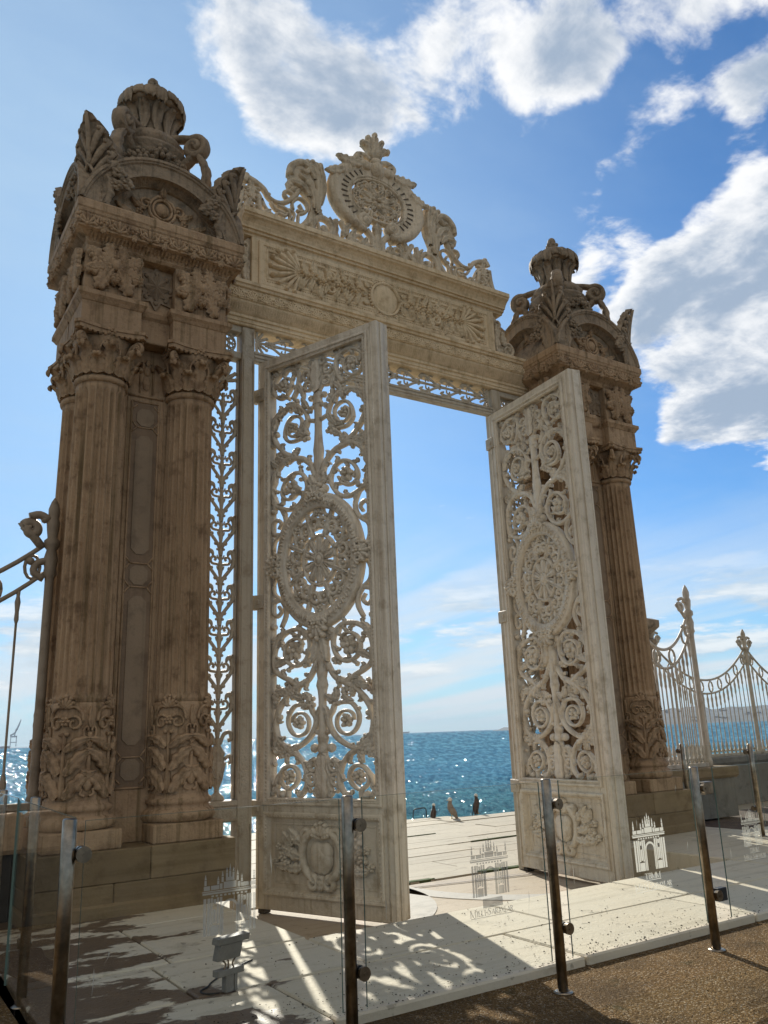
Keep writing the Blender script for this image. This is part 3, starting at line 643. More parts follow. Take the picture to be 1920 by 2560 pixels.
def entablature(parent):
    mb = MB(); box(mb, (-.70, -.50, 6.02), (.70, .50, 7.10), .01)
    mould(mb, [(0, 6.30), (.03, 6.33), (.05, 6.38), (.05, 6.41), (0, 6.43)], .70, .50)
    for sx in (-1, 1):
        for sy in (-1, 1):
            c = (sx*CXO, sy*CYO)
            mould(mb, [(0, 6.02), (0, 6.30), (.012, 6.31), (.03, 6.34), (.055, 6.37), (.055, 6.42), (.0, 6.44)], .325, .305, c)
            mould(mb, [(-.01, 6.43), (-.01, 7.04), (.02, 7.08), (.02, 7.12)], .325, .305, c)
    e = mb.build('entablature', M_PIER, parent)
    for s in (-1, 1):
        for sy in (-1, 1):
            acanthus_panel(e, (lambda T: T)(plane_xz(-sy*0-(CYO+.295), s*CXO)) if sy < 0 else (lambda V, s=s: np.stack([s*CXO-V[:, 0], (CYO+.295)+V[:, 2], V[:, 1]], -1)), .28, 6.46, 7.06)
            acanthus_panel(e, plane_side(s*(CXO+.315), s, sy*CYO), .25, 6.46, 7.06)
        star_panel(e, plane_side(s*.70, s), .62)
    star_panel(e, plane_xz(-.50)); star_panel(e, lambda V: np.stack([-V[:, 0], .50+V[:, 2], V[:, 1]], -1))
    return e
CP = [(-.1, 6.98), (.0, 6.99), (.03, 7.02), (.05, 7.06), (.115, 7.10), (.16, 7.115), (.165, 7.13), (.15, 7.15), (.152, 7.285), (.165, 7.30), (.172, 7.33), (.185, 7.345), (.185, 7.43), (.17, 7.455), (-.3, 7.47)]
def cornice(parent):
    mb = MB(); hx, hy = .80, .625; mould(mb, CP, hx, hy)
    for T, L in ((plane_xz(-hy), hx), (lambda V: np.stack([-V[:, 0], hy+V[:, 2], V[:, 1]], -1), hx), (plane_side(-hx, -1), hy), (plane_side(hx, 1), hy)):
        mb.T = T; n = int(2*L/.042)
        for i in range(n+1):
            u = -L+2*L*i/n; mb.add([(u-.011, 7.012, .01), (u+.011, 7.012, .01), (u+.011, 7.05, .062), (u-.011, 7.05, .062), (u-.011, 7.095, .125), (u+.011, 7.095, .125), (u-.011, 7.03, .03), (u+.011, 7.03, .03)], [(0, 1, 2, 3), (3, 2, 5, 4)], False)
        W = L+.15; n = max(5, int(2*W/.165)); p = 2*W/n
        for i in range(n):
            u = -W+p*(i+.5)
            if i % 2 == 0: fan(mb, (u, 7.135), .155, 1.15, 5, .023, .158, .028, pi/2); ball(mb, (u, 7.14, .165), (.03, .022, .03), 6, 5)
            else: rosette(mb, (u, 7.205), .055, .155, .035, 5); acanthus(mb, (u, 7.16), .09, .04, .16, .03, -pi/2, 0, 2)
            for s in (-1, 1): vine(mb, [(u+s*p*.5, 7.14), (u+s*p*.42, 7.21), (u+s*p*.30, 7.27)], [.02, .016, .01], .02, .158, 5, 3)
    mb.T = None
    return mb.build('cornice', M_PIER, parent)
def arc_pts(hw, h, dr, n): 
    Rr = (hw*hw+h*h)/(2*h); c = 7.465-(Rr-h); a0 = math.asin(max(-1, min(1, (Rr-h)/Rr)))
    return [((Rr+dr)*math.cos(a), c+(Rr+dr)*math.sin(a)) for a in np.linspace(a0, pi-a0, n)]
def pediment(parent, T, hw, h=.80):
    mb = MB(); mb.T = T; n = 41
    pf = [(-.02, -.35), (0, -.02), (0, 0), (-.035, .004), (-.045, -.012), (-.062, -.014), (-.075, -.035), (-.205, -.04), (-.215, -.022), (-.235, -.022), (-.243, -.09), (-.295, -.155), (-.30, -.20)]
    V = []; 
    for dr, d in pf: V += [(u, max(v, 7.464), d) for u, v in arc_pts(hw, h, dr, n)]
    F = [(i*n+j, i*n+j+1, (i+1)*n+j+1, (i+1)*n+j) for i in range(len(pf)-1) for j in range(n-1)]
    mb.add(V, F, False)
    A = arc_pts(hw, h, -.24, n); B = arc_pts(hw, h, -.292, n)
    for i in range(1, n-1):                                       # reeding on the inner reveal
        for f in (0, .5):
            a0, b0 = np.array(A[i])*(1-f)+np.array(A[i+1 if i < n-2 else i])*f, np.array(B[i])*(1-f)+np.array(B[i+1 if i < n-2 else i])*f
            if b0[1] < 7.47: continue
            mb.add([(a0[0]-.007, a0[1], -.07), (a0[0]+.007, a0[1], -.07), (b0[0]+.007, b0[1], -.145), (b0[0]-.007, b0[1], -.145)], [(0, 1, 2, 3)], False)
    P = [(u, max(v, 7.46)) for u, v in arc_pts(hw, h, -.28, n)]; plate(mb, P, -.30, -.185)
    o = mb.build('arched_pediment', M_PIERTOP, parent)
    mb = MB(); mb.T = T; k = hw/.97; z = 7.70; d = -.18
    ball(mb, (0, z, d), (.085, .095, .055), 10, 8); A = np.linspace(0, 2*pi, 17); vine(mb, [(.115*math.cos(q), z+.13*math.sin(q)) for q in A], .016, .03, d+.01, 6, 1)
    vine(mb, [(.16*math.cos(q), z+.17*math.sin(q)*(1+.1*math.sin(4*q))) for q in A], .02, .035, d, 6, 1)
    acanthus(mb, (0, z+.16), .14, .055, d, .06, pi/2, 0, 3)
    for s in (-1, 1):
        vine(mb, spiral((s*.20*k, z+.03), .075, .02, 1.2, pi/2+s*.8, -s), .018, .035, d, 6, 1)
        acanthus(mb, (s*.20*k, z-.06), .20*k, .05, d, .045, pi/2-s*1.15, s*.2, 3); acanthus(mb, (s*.34*k, z-.16), .22*k, .05, d, .045, pi/2-s*1.35, s*.3, 3)
        vine(mb, [(s*.14, z-.17), (s*.3*k, z-.20), (s*.5*k, z-.2)], [.03, .024, .01], .035, d, 6, 4); rosette(mb, (s*.27*k, z-.10), .05, d, .04, 5)
    for i in range(-2, 3): ball(mb, (i*.05, z-.20, d), .035, 6, 5)
    mb.build('cartouche', M_PIER, o)
    return o
def roof(parent):
    mb = MB(); n = 25
    for hw, T, L in ((.965, plane_xz(0), .60), (.60, plane_side(0, 1), .76)):
        mb.T = T; P = arc_pts(hw, .80, -.012, n); V = [(u, v, -L) for u, v in P]+[(u, v, L) for u, v in P]
        mb.add(V, [(j, j+1, j+1+n, j+n) for j in range(n-1)])
    mb.T = None; lathe(mb, [(.62, 8.0), (.52, 8.16), (.47, 8.26), (.40, 8.30)], 32)
    return mb.build('vaulted_roof', M_PIERTOP, parent)
def palmette(parent, sx, sy):
    mb = MB(); e = np.array([sx, sy, 0])/math.sqrt(2); t = np.array([-sy*1., sx*1., 0])/math.sqrt(2)
    if np.cross(t, [0, 0, 1])@e < 0: t = -t
    o = np.array([sx*.86, sy*.70, 7.47])
    mb.T = lambda V: o+V[:, :1]*t+V[:, 1:2]*np.array([0, 0, 1.])+V[:, 2:3]*e+e*(.13*np.clip(V[:, 1:2], 0, 2)**2-.55*np.abs(V[:, :1]))
    half = [(.07, 0), (.11, .16), (.16, .30), (.24, .42), (.285, .52), (.27, .58), (.285, .64), (.26, .70), (.235, .72), (.24, .79), (.20, .86), (.17, .88), (.165, .95), (.12, 1.01), (.08, 1.02), (.06, 1.08), (0, 1.11)]
    plate(mb, half+[(-u, v) for u, v in half[-2::-1]], -.09, .0)
    for sg in (-1, 1):
        for (u, v) in ((.26, .55), (.26, .66), (.22, .80), (.15, .94)):
            for dd in (0., -.09): vine(mb, [(sg*.02, v-.34), (sg*u*.45, v-.17), (sg*u*.95, v)], [.016, .032, .034], [.02, .035, .03], dd, 6, 3)
            ball(mb, (sg*u*.80, v-.03, .035), (.022, .03, .02), 6, 4)
    vine(mb, [(0, .45), (0, .8), (0, 1.08)], [.03, .035, .015], .035, .0, 6, 3)
    vine(mb, [(0, .02), (.085, .20), (.06, .36), (0, .46), (-.06, .36), (-.085, .20), (0, .02)], .018, .035, .01, 6, 4); ball(mb, (0, .22, .0), (.045, .12, .03), 8, 6)
    for s in (-1, 1): rosette(mb, (s*.29, .42), .075, .0, .05, 5); rosette(mb, (s*.36, .30), .075, .0, .05, 5, 1.); rosette(mb, (s*.27, .27), .07, .0, .05, 5, 2.); acanthus(mb, (s*.16, .0), .36, .07, .0, .05, pi/2-s*.2, s*.2, 4)
    return mb.build('corner_palmette', M_PIERTOP, parent)
def urn(parent):
    mb = MB()
    gad = lambda a, z: 1+(.05*np.cos(14*a) if 8.85 < z < 9.0 else 0)
    lathe(mb, [(.50, 8.20), (.52, 8.36), (.46, 8.42), (.47, 8.72), (.51, 8.76), (.49, 8.81), (.40, 8.83), (.43, 8.87), (.45, 8.93), (.40, 9.02), (.29, 9.07), (.235, 9.13), (.215, 9.22), (.215, 9.33), (.25, 9.42), (.33, 9.50)], 84, mod=gad)
    for i in range(10):                                           # leaves on the cup
        a = i*pi/5; er = np.array([math.sin(a), -math.cos(a), 0]); et = np.array([math.cos(a), math.sin(a), 0])
        Pq = [er*r+np.array([0, 0, z]) for r, z in ((.25, 9.08), (.235, 9.2), (.25, 9.34), (.31, 9.45), (.36, 9.46))]
        leaf3(mb, Pq, et, er, [.05, .085, .075, .03], .04, 5, .3, .45)
    u = mb.build('urn', M_PIERTOP, parent)
    mb = MB(); lathe(mb, [(.26, 9.49), (.34, 9.505), (.385, 9.525), (.405, 9.57), (.39, 9.65), (.33, 9.73), (.24, 9.80), (.13, 9.85), (.09, 9.88)], 84, mod=gad)
    for i in range(18):
        a = i*pi/9; er = np.array([math.sin(a), -math.cos(a), 0]); et = np.array([math.cos(a), math.sin(a), 0])
        leaf3(mb, [er*r+np.array([0, 0, z]) for r, z in ((.34, 9.725), (.395, 9.67), (.42, 9.58), (.415, 9.50+.03*((i*5) % 3)))], et, er+np.array([0, 0, .3]), [.06, .085, .085, .05], .016, 4, .5, .35)
    ball(mb, (0, 0, 9.93), (.10, .10, .08)); ball(mb, (0, 0, 10.04), (.075, .075, .08))
    for i in range(6): a = i*pi/3; ball(mb, (.08*math.cos(a), .08*math.sin(a), 9.96), .04, 6, 5)
    mb.build('leafy_rim', M_PIERTOP, u)
    mb = MB()
    for i in range(26):
        a = i*2*pi/26; z = 8.60-.10*abs(math.sin(2*a)); r = .50
        er = np.array([math.sin(a), -math.cos(a), 0]); et = np.array([math.cos(a), math.sin(a), 0]); c0 = er*r+np.array([0, 0, z])
        mb.T = lambda V, er=er, et=et, c0=c0: c0+V[:, :1]*et+V[:, 2:3]*er+V[:, 1:2]*np.array([0, 0, 1.])
        if i % 3: rosette(mb, (0, 0), .095, .0, .075, 5, i)
        else: grapes(mb, (0, 0), .095, .03)
    mb.T = None; mb.build('flower_garland', M_PIERTOP, u)
    for sx in (-1, 1):
        for sy in (-1, 1):
            mb = MB(); er = np.array([sx, sy, 0])/math.sqrt(2); et = np.cross([0, 0, 1.], er)
            mb.T = lambda V: V[:, :1]*er+V[:, 2:3]*et+V[:, 1:2]*np.array([0, 0, 1.])
            vine(mb, [(.30, 9.10), (.38, 9.08), (.48, 9.06)]+[tuple(q) for q in spiral((.64, 8.88), .165, .04, 1.5, pi/2+.4, -1)], [.045, .05, .055, .05, .04], [.07, .09, .10, .105, .12], 0, 8, 2)
            ball(mb, (.64, 8.88, 0), (.16, .16, .075), 14, 8); ball(mb, (.64, 8.88, 0), (.05, .05, .13), 8, 6)
            leaf(mb, [(.70, 8.74), (.77, 8.60), (.80, 8.44), (.78, 8.30), (.70, 8.24)], [.05, .065, .06, .045], 0, .08, 4)
            vine(mb, [(.44, 8.62), (.55, 8.70), (.62, 8.78)], [.05, .05, .06], .09, 0, 7, 3)
            mb.build('volute', M_PIERTOP, u)
    return u
def make_pier():
    t = thing('gate_pier', '', 'pier', (-PX, PY, SLAB), 0, 'carved stone piers of the gate')
    mb = MB()
    for z0, z1, xs in ((SLAB, .345, (-.985, -.22, .985)), (.345, .64, (-.985, .12, .985))):
        for a, b in zip(xs[:-1], xs[1:]): box(mb, (a+.002, -.74, z0+.002), (b-.002, .74, z1-.001), .009)
    mould(mb, [(.0, SLAB), (.025, SLAB), (.025, .16), (.0, .18)], .985, .74)
    mb.build('pedestal', M_PED, t)
    w = pier_wall(t)
    inlay_panel(t, plane_xz(-.31)); inlay_panel(t, plane_side(-.50, -1)); inlay_panel(t, plane_side(.50, 1))
    for sx in (-1, 1):
        for sy in (-1, 1):
            if sx < 0 and sy < 0: c0 = column_parts(t, (-CXO, -CYO, 0))
            else: c = dup(c0, t); c.location = (sx*CXO, sy*CYO, 0)
    entablature(t); cornice(t); roof(t)
    pediment(t, plane_xz(-.81), .97); pediment(t, lambda V: np.stack([-V[:, 0], .81+V[:, 2], V[:, 1]], -1), .97)
    pediment(t, plane_side(-.985, -1), .79); pediment(t, plane_side(.985, 1), .79)
    for sx in (-1, 1):
        for sy in (-1, 1): palmette(t, sx, sy)
    urn(t)
    for o in [q for q in COL.objects if q.parent == t]: o.location.z -= SLAB
    return t
pier = make_pier(); pier['label'] = 'brown carved stone pier with fluted columns left of the gateway, nearest the viewer'
p2 = dup(pier); p2.location.x = PX; p2['label'] = 'carved stone pier with fluted columns right of the gateway, behind the pale open leaf'
# ------------------------------------------------------------------ lintel between the piers, with the carved crest
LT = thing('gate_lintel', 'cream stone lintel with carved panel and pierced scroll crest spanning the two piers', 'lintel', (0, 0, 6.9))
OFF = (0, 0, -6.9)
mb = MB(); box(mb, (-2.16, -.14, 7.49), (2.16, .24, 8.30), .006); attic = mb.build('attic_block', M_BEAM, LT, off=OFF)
mb = MB(); mb.T = plane_xz(-.14)
V, F = frame2d(mb, -2.06, 2.06, 7.555, 8.235, [(0, 0), (0, .022), (.02, .03), (.06, .03), (.068, .018), (.10, .018), (.115, .028), (.135, .028), (.145, .012), (.16, .004)]); mb.add(V, F, False)
for s in (-1, 1):
    for i in range(100): u = -1.93+3.86*i/99; ball(mb, (u, 7.895+s*.263, .02), (.014, .014, .012), 5, 4)
mb.build('panel_frame', M_BEAM, attic, off=OFF)
mb = MB(); run(mb, [(.26, 8.585), (-.34, 8.575), (-.355, 8.565), (-.355, 8.50), (-.335, 8.49), (-.325, 8.47), (-.29, 8.45), (-.25, 8.41), (-.225, 8.37), (-.22, 8.345), (-.19, 8.34), (-.185, 8.31), (-.15, 8.30), (-.14, 8.275), (.26, 8.28)], -2.36, 2.36)
mb.build('top_cornice', M_BEAM, LT, off=OFF)
mb = MB(); mb.T = plane_xz(-.14); zc = 7.895                     # carved garland
ball(mb, (0, zc, -.0), (.245, .255, .05), 24, 6); A = np.linspace(0, 2*pi, 33)
vine(mb, [(.25*math.cos(q), zc+.26*math.sin(q)) for q in A], .024, .045, .01, 6, 1)
for i in range(36): a = i*pi/18; ball(mb, (.285*math.cos(a), zc+.293*math.sin(a), .012), (.022, .022, .028), 5, 4)
for i in range(12): a = i*pi/6; acanthus(mb, (.33*math.cos(a), zc+.31*math.sin(a)*.8), .10, .05, .005, .035, a, .5*(-1)**i, 3)
for s in (-1, 1):
    for k, (u, dv, rr) in enumerate(((.44, .02, .07), (.56, -.05, .06), (.66, .04, .075), (.80, -.03, .06), (.93, .02, .09), (1.08, -.05, .06), (1.2, .02, .07), (1.32, -.03, .05), (1.43, 0, .055))):
        rosette(mb, (s*u, zc+dv), rr*1.15, .0, .085, 5+k % 3, k)
        acanthus(mb, (s*u, zc+dv+.02), .22, .065, .0, .06, pi/2-s*(.5+.2*(k % 3)), s*.6, 4); acanthus(mb, (s*u, zc+dv-.02), .22, .065, .0, .06, -pi/2+s*(.5+.2*((k+1) % 3)), -s*.6, 4)
        grapes(mb, (s*(u+.05), zc-dv*1.6), .05, .015, 6)
    vine(mb, [(s*.4, zc-.02), (s*.7, zc+.05), (s*1.0, zc-.04), (s*1.3, zc+.02), (s*1.5, zc)], .018, .03, .0, 6, 5)
    for sg in (-1, 1): vine(mb, spiral((s*.93, zc+sg*.10), .085, .03, 1.1, -pi/2*sg, s*sg), .022, .065, .0, 6, 1)
    fan(mb, (s*1.42, zc), .48, 1.05, 9, .038, .0, .075, pi/2-s*pi/2, .5)
mb.build('carved_garland', M_BEAM, attic, off=OFF)
mb = MB(); run(mb, [(.27, 7.50), (-.265, 7.495), (-.28, 7.485), (-.28, 7.44), (-.255, 7.43), (-.245, 7.40), (-.215, 7.39), (-.21, 7.37), (-.225, 7.36), (-.225, 7.235), (-.205, 7.225), (-.20, 7.20), (-.13, 7.075), (-.115, 7.06), (-.125, 7.05), (-.125, 7.02), (-.10, 7.01), (-.10, 6.965), (-.085, 6.96), (-.085, 6.93), (-.07, 6.92), (.20, 6.92)], -2.84, 2.84)
arch_ = mb.build('architrave', M_BEAM, LT, off=OFF)
mb = MB(); mb.T = plane_xz(-.222); n = 27                          # shells and reeds
for i in range(n):
    u = -2.58+5.16*i/(n-1); fan(mb, (u, 7.245), .125, 1.25, 7, .016, .0, .02, pi/2)
    vine(mb, [(u+.085*math.cos(q), 7.245+.115*math.sin(q)) for q in np.linspace(0, pi, 9)], .010, .018, .003, 5, 1); ball(mb, (u, 7.25, .004), (.022, .022, .022), 6, 4)
    if i < n-1: ball(mb, (u+.099, 7.32, .002), (.016, .022, .016), 5, 4)
mb.T = None
for i in range(150):
    u = -2.62+5.24*i/149; mb.add([(u-.010, -.218, 7.195), (u+.010, -.218, 7.195), (u+.010, -.150, 7.078), (u-.010, -.150, 7.078), (u, -.176, 7.125)], [(0, 1, 4), (1, 2, 4), (2, 3, 4), (3, 0, 4)], False)
mb.build('shell_band', M_BEAM, arch_, off=OFF)
for s in (-1, 1):                                                # scroll brackets at the ends of the attic
    mb = MB(); mb.T = plane_xz(-.06)
    plate(mb, [(s*u, v) for u, v in ((2.14, 7.50), (2.62, 7.50), (2.60, 7.62), (2.50, 7.72), (2.46, 7.86), (2.40, 7.98), (2.30, 8.04), (2.27, 8.18), (2.20, 8.26), (2.14, 8.26))], -.1, .03)
    vine(mb, spiral((s*2.46, 7.66), .13, .03, 1.3, pi/2, -s), .022, .05, .03, 6, 1); vine(mb, spiral((s*2.25, 8.10), .08, .02, 1.2, -pi/2, s), .018, .045, .03, 6, 1)
    for k, (u, v, L) in enumerate(((2.22, 7.56, .3), (2.36, 7.72, .24), (2.24, 7.85, .22))): acanthus(mb, (s*u, v), L, .075, .03, .05, pi/2-s*.35, s*.6, 3)
    mb.build('scroll_bracket', M_CREST, LT, off=OFF)
# crest
mb = MB(); mb.T = plane_xz(-.02); ZC = 9.66
def oval(rx, rz, a0, a1, n): return [(rx*math.cos(a), ZC+rz*math.sin(a)) for a in np.linspace(a0, a1, n)]
n = 60; a0, a1 = R(-72), R(252)                                  # C-shaped collar round the pierced flower
for ang, (ro, ri) in ((0, (.885, .50)),):
    A = np.linspace(a0, a1, n); V = []
    pf = [(.50, -.10), (.50, .055), (.53, .075), (.56, .05), (.68, .055), (.74, .085), (.83, .10), (.875, .06), (.885, .0), (.86, -.09)]
    for r, d in pf: V += [(r*math.cos(a)*(1.0), ZC+.03*math.sin(a)+r*.73*math.sin(a), d) for a in A]
    F = [(i*n+j, i*n+j+1, ((i+1) % len(pf))*n+j+1, ((i+1) % len(pf))*n+j) for i in range(len(pf)) for j in range(n-1)]
    F += [tuple(i*n for i in range(len(pf))), tuple(i*n+n-1 for i in range(len(pf)))[::-1]]
    mb.add(V, F)
for s in (-1, 1):
    vine(mb, spiral((s*.25, 9.235), .115, .02, 1.6, (-pi/2), s), [.05, .045, .03], .085, .02, 8, 1); ball(mb, (s*.25, 9.235, .05), (.07, .07, .07))
    ball(mb, (s*.22, 10.24, .03), (.115, .10, .09), 12, 8); acanthus(mb, (s*.30, 10.20), .42, .12, .05, .07, pi/2-s*1.75, s*.3, 4)
    acanthus(mb, (s*.62, 10.0), .35, .10, .07, .05, pi/2-s*2.2, s*.3, 4)
vine(mb, oval(.50, .37, 0, 2*pi, 49), .022, .075, 0, 6, 1)
ball(mb, (0, 10.22, .04), (.13, .16, .11), 12, 8); ball(mb, (0, 10.36, .03), (.12, .10, .09), 12, 8)
med = mb.build('medallion_collar', M_CREST, LT, off=OFF)
mb = MB(); mb.T = plane_xz(-.02)                                  # dark wedges laid on the collar; slot shade put into their colour
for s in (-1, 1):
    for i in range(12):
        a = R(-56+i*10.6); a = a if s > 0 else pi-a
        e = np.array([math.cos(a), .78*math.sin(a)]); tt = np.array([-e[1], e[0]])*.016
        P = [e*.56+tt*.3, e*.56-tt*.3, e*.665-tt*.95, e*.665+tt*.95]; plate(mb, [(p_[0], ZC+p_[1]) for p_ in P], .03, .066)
mb.build('collar_slot_shade', plain('painted_slot_shade', (.13, .10, .07), .9), med, off=OFF)
mb = MB(); mb.T = plane_xz(-.02)
for i in range(8):
    a = i*pi/4+pi/8; e = lambda r, b=0.: (r*math.cos(a+b), ZC+r*.74*math.sin(a+b))
    vine(mb, [e(.05), e(.18, .05), e(.30, .02), e(.40, .16)], [.06, .04, .035, .03], .05, 0, 7, 3)
    for s in (-1, 1):
        c0 = e(.375, s*.20); vine(mb, spiral(c0, .082, .028, 1.1, a+s*2.2, -s), .024, .05, 0, 6, 1); ball(mb, (*c0, .01), (.03, .03, .05), 6, 5)
        vine(mb, [e(.12, s*.25), e(.24, s*.30), e(.31, s*.16)], [.035, .022, .02], .045, 0, 6, 3)
    leaf(mb, [e(.06), e(.16), e(.27)], [.03, .05, .015], .03, .04, 2)
rosette(mb, (0, ZC), .16, .03, .07, 8)
mb.build('pierced_flower', M_CREST, med, off=OFF)
mb = MB(); mb.T = plane_xz(-.02)                                  # top plume
for s, r0, L, w, cu in ((0, 0, .50, .085, 0), (-1, .28, .42, .075, .1), (1, .28, .42, .075, .1), (-1, .62, .34, .07, .3), (1, .62, .34, .07, .3)):
    leaf(mb, [(s*.02, 10.40), (s*L*.35*math.sin(r0), 10.40+.4*L), (s*L*.75*math.sin(r0), 10.40+.8*L*math.cos(r0*.6)), (s*(L*math.sin(r0)+cu*.12), 10.40+L*math.cos(r0))], [w*.6, w, w*.95, w*.45], .0, .07, 2)
    ball(mb, (s*(L*math.sin(r0)+cu*.12), 10.40+L*math.cos(r0), .02), (.05, .06, .06), 7, 6)
for s in (-1, 1): vine(mb, [(s*.08, 10.40), (s*.20, 10.46), (s*.30, 10.44)]+[tuple(q) for q in spiral((s*.29, 10.37), .07, .02, 1.1, pi/2, -s)], [.05, .05, .045, .03], .06, 0, 7, 2)
mb.build('plume', M_CREST, med, off=OFF)
RAIL = [(-2.24, 9.22), (-2.20, 9.29), (-2.11, 9.28), (-2.02, 9.25), (-1.92, 9.19), (-1.85, 9.09), (-1.75, 9.05), (-1.64, 9.07), (-1.53, 9.15), (-1.43, 9.27), (-1.37, 9.40)]
LEAFP = [(-1.53, 9.60), (-1.50, 9.72), (-1.42, 9.82), (-1.31, 9.89), (-1.20, 9.92), (-1.13, 9.97), (-1.04, 9.97), (-.96, 9.92), (-.92, 9.76), (-.90, 9.57), (-.93, 9.42), (-1.02, 9.21), (-1.08, 9.07), (-1.14, 9.00), (-1.18, 9.09), (-1.17, 9.24), (-1.26, 9.34), (-1.35, 9.42), (-1.46, 9.36), (-1.53, 9.37), (-1.56, 9.47), (-1.51, 9.52)]
def crest_side(s):
    q = lambda P: [(-s*u, v) for u, v in P]
    mb = MB(); mb.T = plane_xz(.0); B = 8.57
    plate(mb, q(LEAFP), -.06, .05)
    vine(mb, q([(-1.52, 9.58), (-1.50, 9.72), (-1.40, 9.83), (-1.28, 9.86), (-1.22, 9.78), (-1.27, 9.70), (-1.35, 9.72)]), [.05, .06, .055, .05, .03], .09, .02, 7, 4)
    for P, w in (([(-1.10, 9.05), (-1.06, 9.3), (-1.04, 9.6), (-1.12, 9.84)], .09), ([(-1.12, 9.1), (-1.14, 9.35), (-1.22, 9.55), (-1.36, 9.62)], .08), ([(-1.02, 9.2), (-.98, 9.5), (-.99, 9.75), (-1.02, 9.92)], .06), ([(-1.2, 9.3), (-1.32, 9.44), (-1.48, 9.46)], .07), ([(-1.1, 9.62), (-1.2, 9.8), (-1.32, 9.84)], .06)):
        leaf(mb, q(P), [w*.5, w, w*.9, w*.4], .05, .06, 4)
    for u, v in ((-1.50, 9.42), (-1.13, 9.96), (-1.0, 9.95), (-1.47, 9.36), (-1.22, 9.93)): ball(mb, (-s*u, v, .02), .05, 7, 5)
    leafv = mb.build('leaf_volute', M_CREST, LT, off=OFF)
    mb = MB(); mb.T = plane_xz(.0)
    vine(mb, q(RAIL), [.06, .05, .045, .035, .035, .04, .05], .055, 0, 8, 5)
    ball(mb, (-s*-2.19, 9.33, 0), .05); ball(mb, (-s*-1.84, 9.15, 0), .03)
    vine(mb, q([(-1.52, 9.14), (-1.60, 9.22), (-1.58, 9.29), (-1.50, 9.30), (-1.44, 9.26)]), .03, .05, 0, 6, 4)
    vine(mb, q([(-1.96, 9.02), (-1.90, 8.90), (-1.80, 8.82), (-1.68, 8.77), (-1.56, 8.78), (-1.51, 8.87), (-1.53, 8.96), (-1.60, 9.0), (-1.70, 9.0)]), .028, .045, 0, 6, 4)
    vine(mb, q([(-1.46, 9.02), (-1.47, 9.14), (-1.37, 9.25), (-1.27, 9.23), (-1.22, 9.13), (-1.28, 9.03), (-1.37, 8.97), (-1.38, 8.86), (-1.40, 8.72)]), .026, .045, 0, 6, 4)
    vine(mb, q([(-2.02, 9.06), (-1.99, 8.86), (-1.92, 8.75), (-1.78, 8.68), (-1.55, 8.67), (-1.36, 8.74), (-1.20, 8.92), (-1.13, 9.08)]), [.05, .045, .035, .035, .05, .06, .07], .055, 0, 7, 4)
    vine(mb, q([(-1.58, 8.98), (-1.50, 9.0), (-1.44, 8.95), (-1.46, 8.86), (-1.5, 8.72)]), .026, .04, 0, 6, 3)
    vine(mb, q([(-1.16, 8.70), (-1.14, 8.92), (-1.05, 9.03), (-.94, 9.05), (-.85, 8.99), (-.82, 8.88), (-.88, 8.80), (-.96, 8.83), (-.95, 8.91)]), [.07, .06, .05, .045, .045, .05, .05], .06, 0, 7, 4)
    ball(mb, (-s*-.93, 8.87, 0), (.06, .06, .06)); vine(mb, q([(-1.10, 8.66), (-.95, 8.70), (-.82, 8.80), (-.76, 8.95), (-.74, 9.10)]), .045, .055, 0, 7, 4)
    for k, (u, v, r) in enumerate(((-2.16, 8.98, .10), (-2.14, 8.84, .09), (-2.22, 9.1, .07), (-2.06, 9.0, .07), (-2.24, 8.72, .09), (-2.08, 8.70, .08), (-1.42, 8.68, .07), (-1.24, 8.72, .08))):
        rosette(mb, (-s*u, v), r, .0, .055, 5, k)
    for i in range(15):                                           # small openwork that ties the scrolls to the cornice
        u = -2.28+i*.105; hgt = .13+.05*math.sin(i*1.7)
        vine(mb, [(-s*u, 8.57), (-s*(u+.02), 8.57+hgt*.6), (-s*(u+.07), 8.57+hgt), (-s*(u+.105), 8.57+hgt*.7), (-s*(u+.10), 8.58)], .020, .04, 0, 6, 3)
        ball(mb, (-s*(u+.06), 8.60+hgt*.35, 0), .03, 6, 5)
        if i % 2: acanthus(mb, (-s*u, 8.66), .17, .05, 0, .045, pi/2+.5*math.sin(i*2.1), .5, 3, 1.)
    for P in ([(-2.22, 9.12), (-2.10, 9.14), (-2.0, 9.08), (-1.95, 8.98)], [(-2.2, 8.8), (-2.05, 8.88), (-1.96, 8.84)], [(-1.82, 9.02), (-1.74, 8.93), (-1.62, 8.92)], [(-1.76, 8.80), (-1.70, 8.88), (-1.60, 8.87), (-1.56, 8.92)], [(-1.36, 9.14), (-1.31, 9.05), (-1.38, 9.03)], [(-1.05, 8.94), (-1.02, 8.80), (-.92, 8.72)], [(-.86, 9.10), (-.78, 9.0), (-.80, 8.86)], [(-2.16, 9.24), (-2.10, 9.16), (-2.0, 9.17)]):
        vine(mb, q(P), .026, .045, 0, 6, 3); ball(mb, (*q(P)[-1], 0), .036, 6, 5)
    for u, v, L, an in ((-2.2, 8.62, .34, 1.4), (-2.0, 8.62, .3, 1.8), (-2.1, 8.95, .28, 1.2), (-1.3, 8.62, .3, 1.9), (-.72, 8.62, .36, 1.2), (-.5, 8.62, .42, 1.45), (-.62, 8.85, .3, 1.7), (-1.0, 9.05, .2, 1.0)):
        acanthus(mb, (-s*u, v), L, .075, .0, .05, an if s > 0 else pi-an, .5*s, 3, 1.0)
    for u, v in ((-2.0, 9.03), (-1.7, 9.0), (-1.3, 9.06), (-1.53, 8.66), (-1.8, 8.66), (-1.62, 8.82)): ball(mb, (-s*u, v, 0), .035, 6, 5)
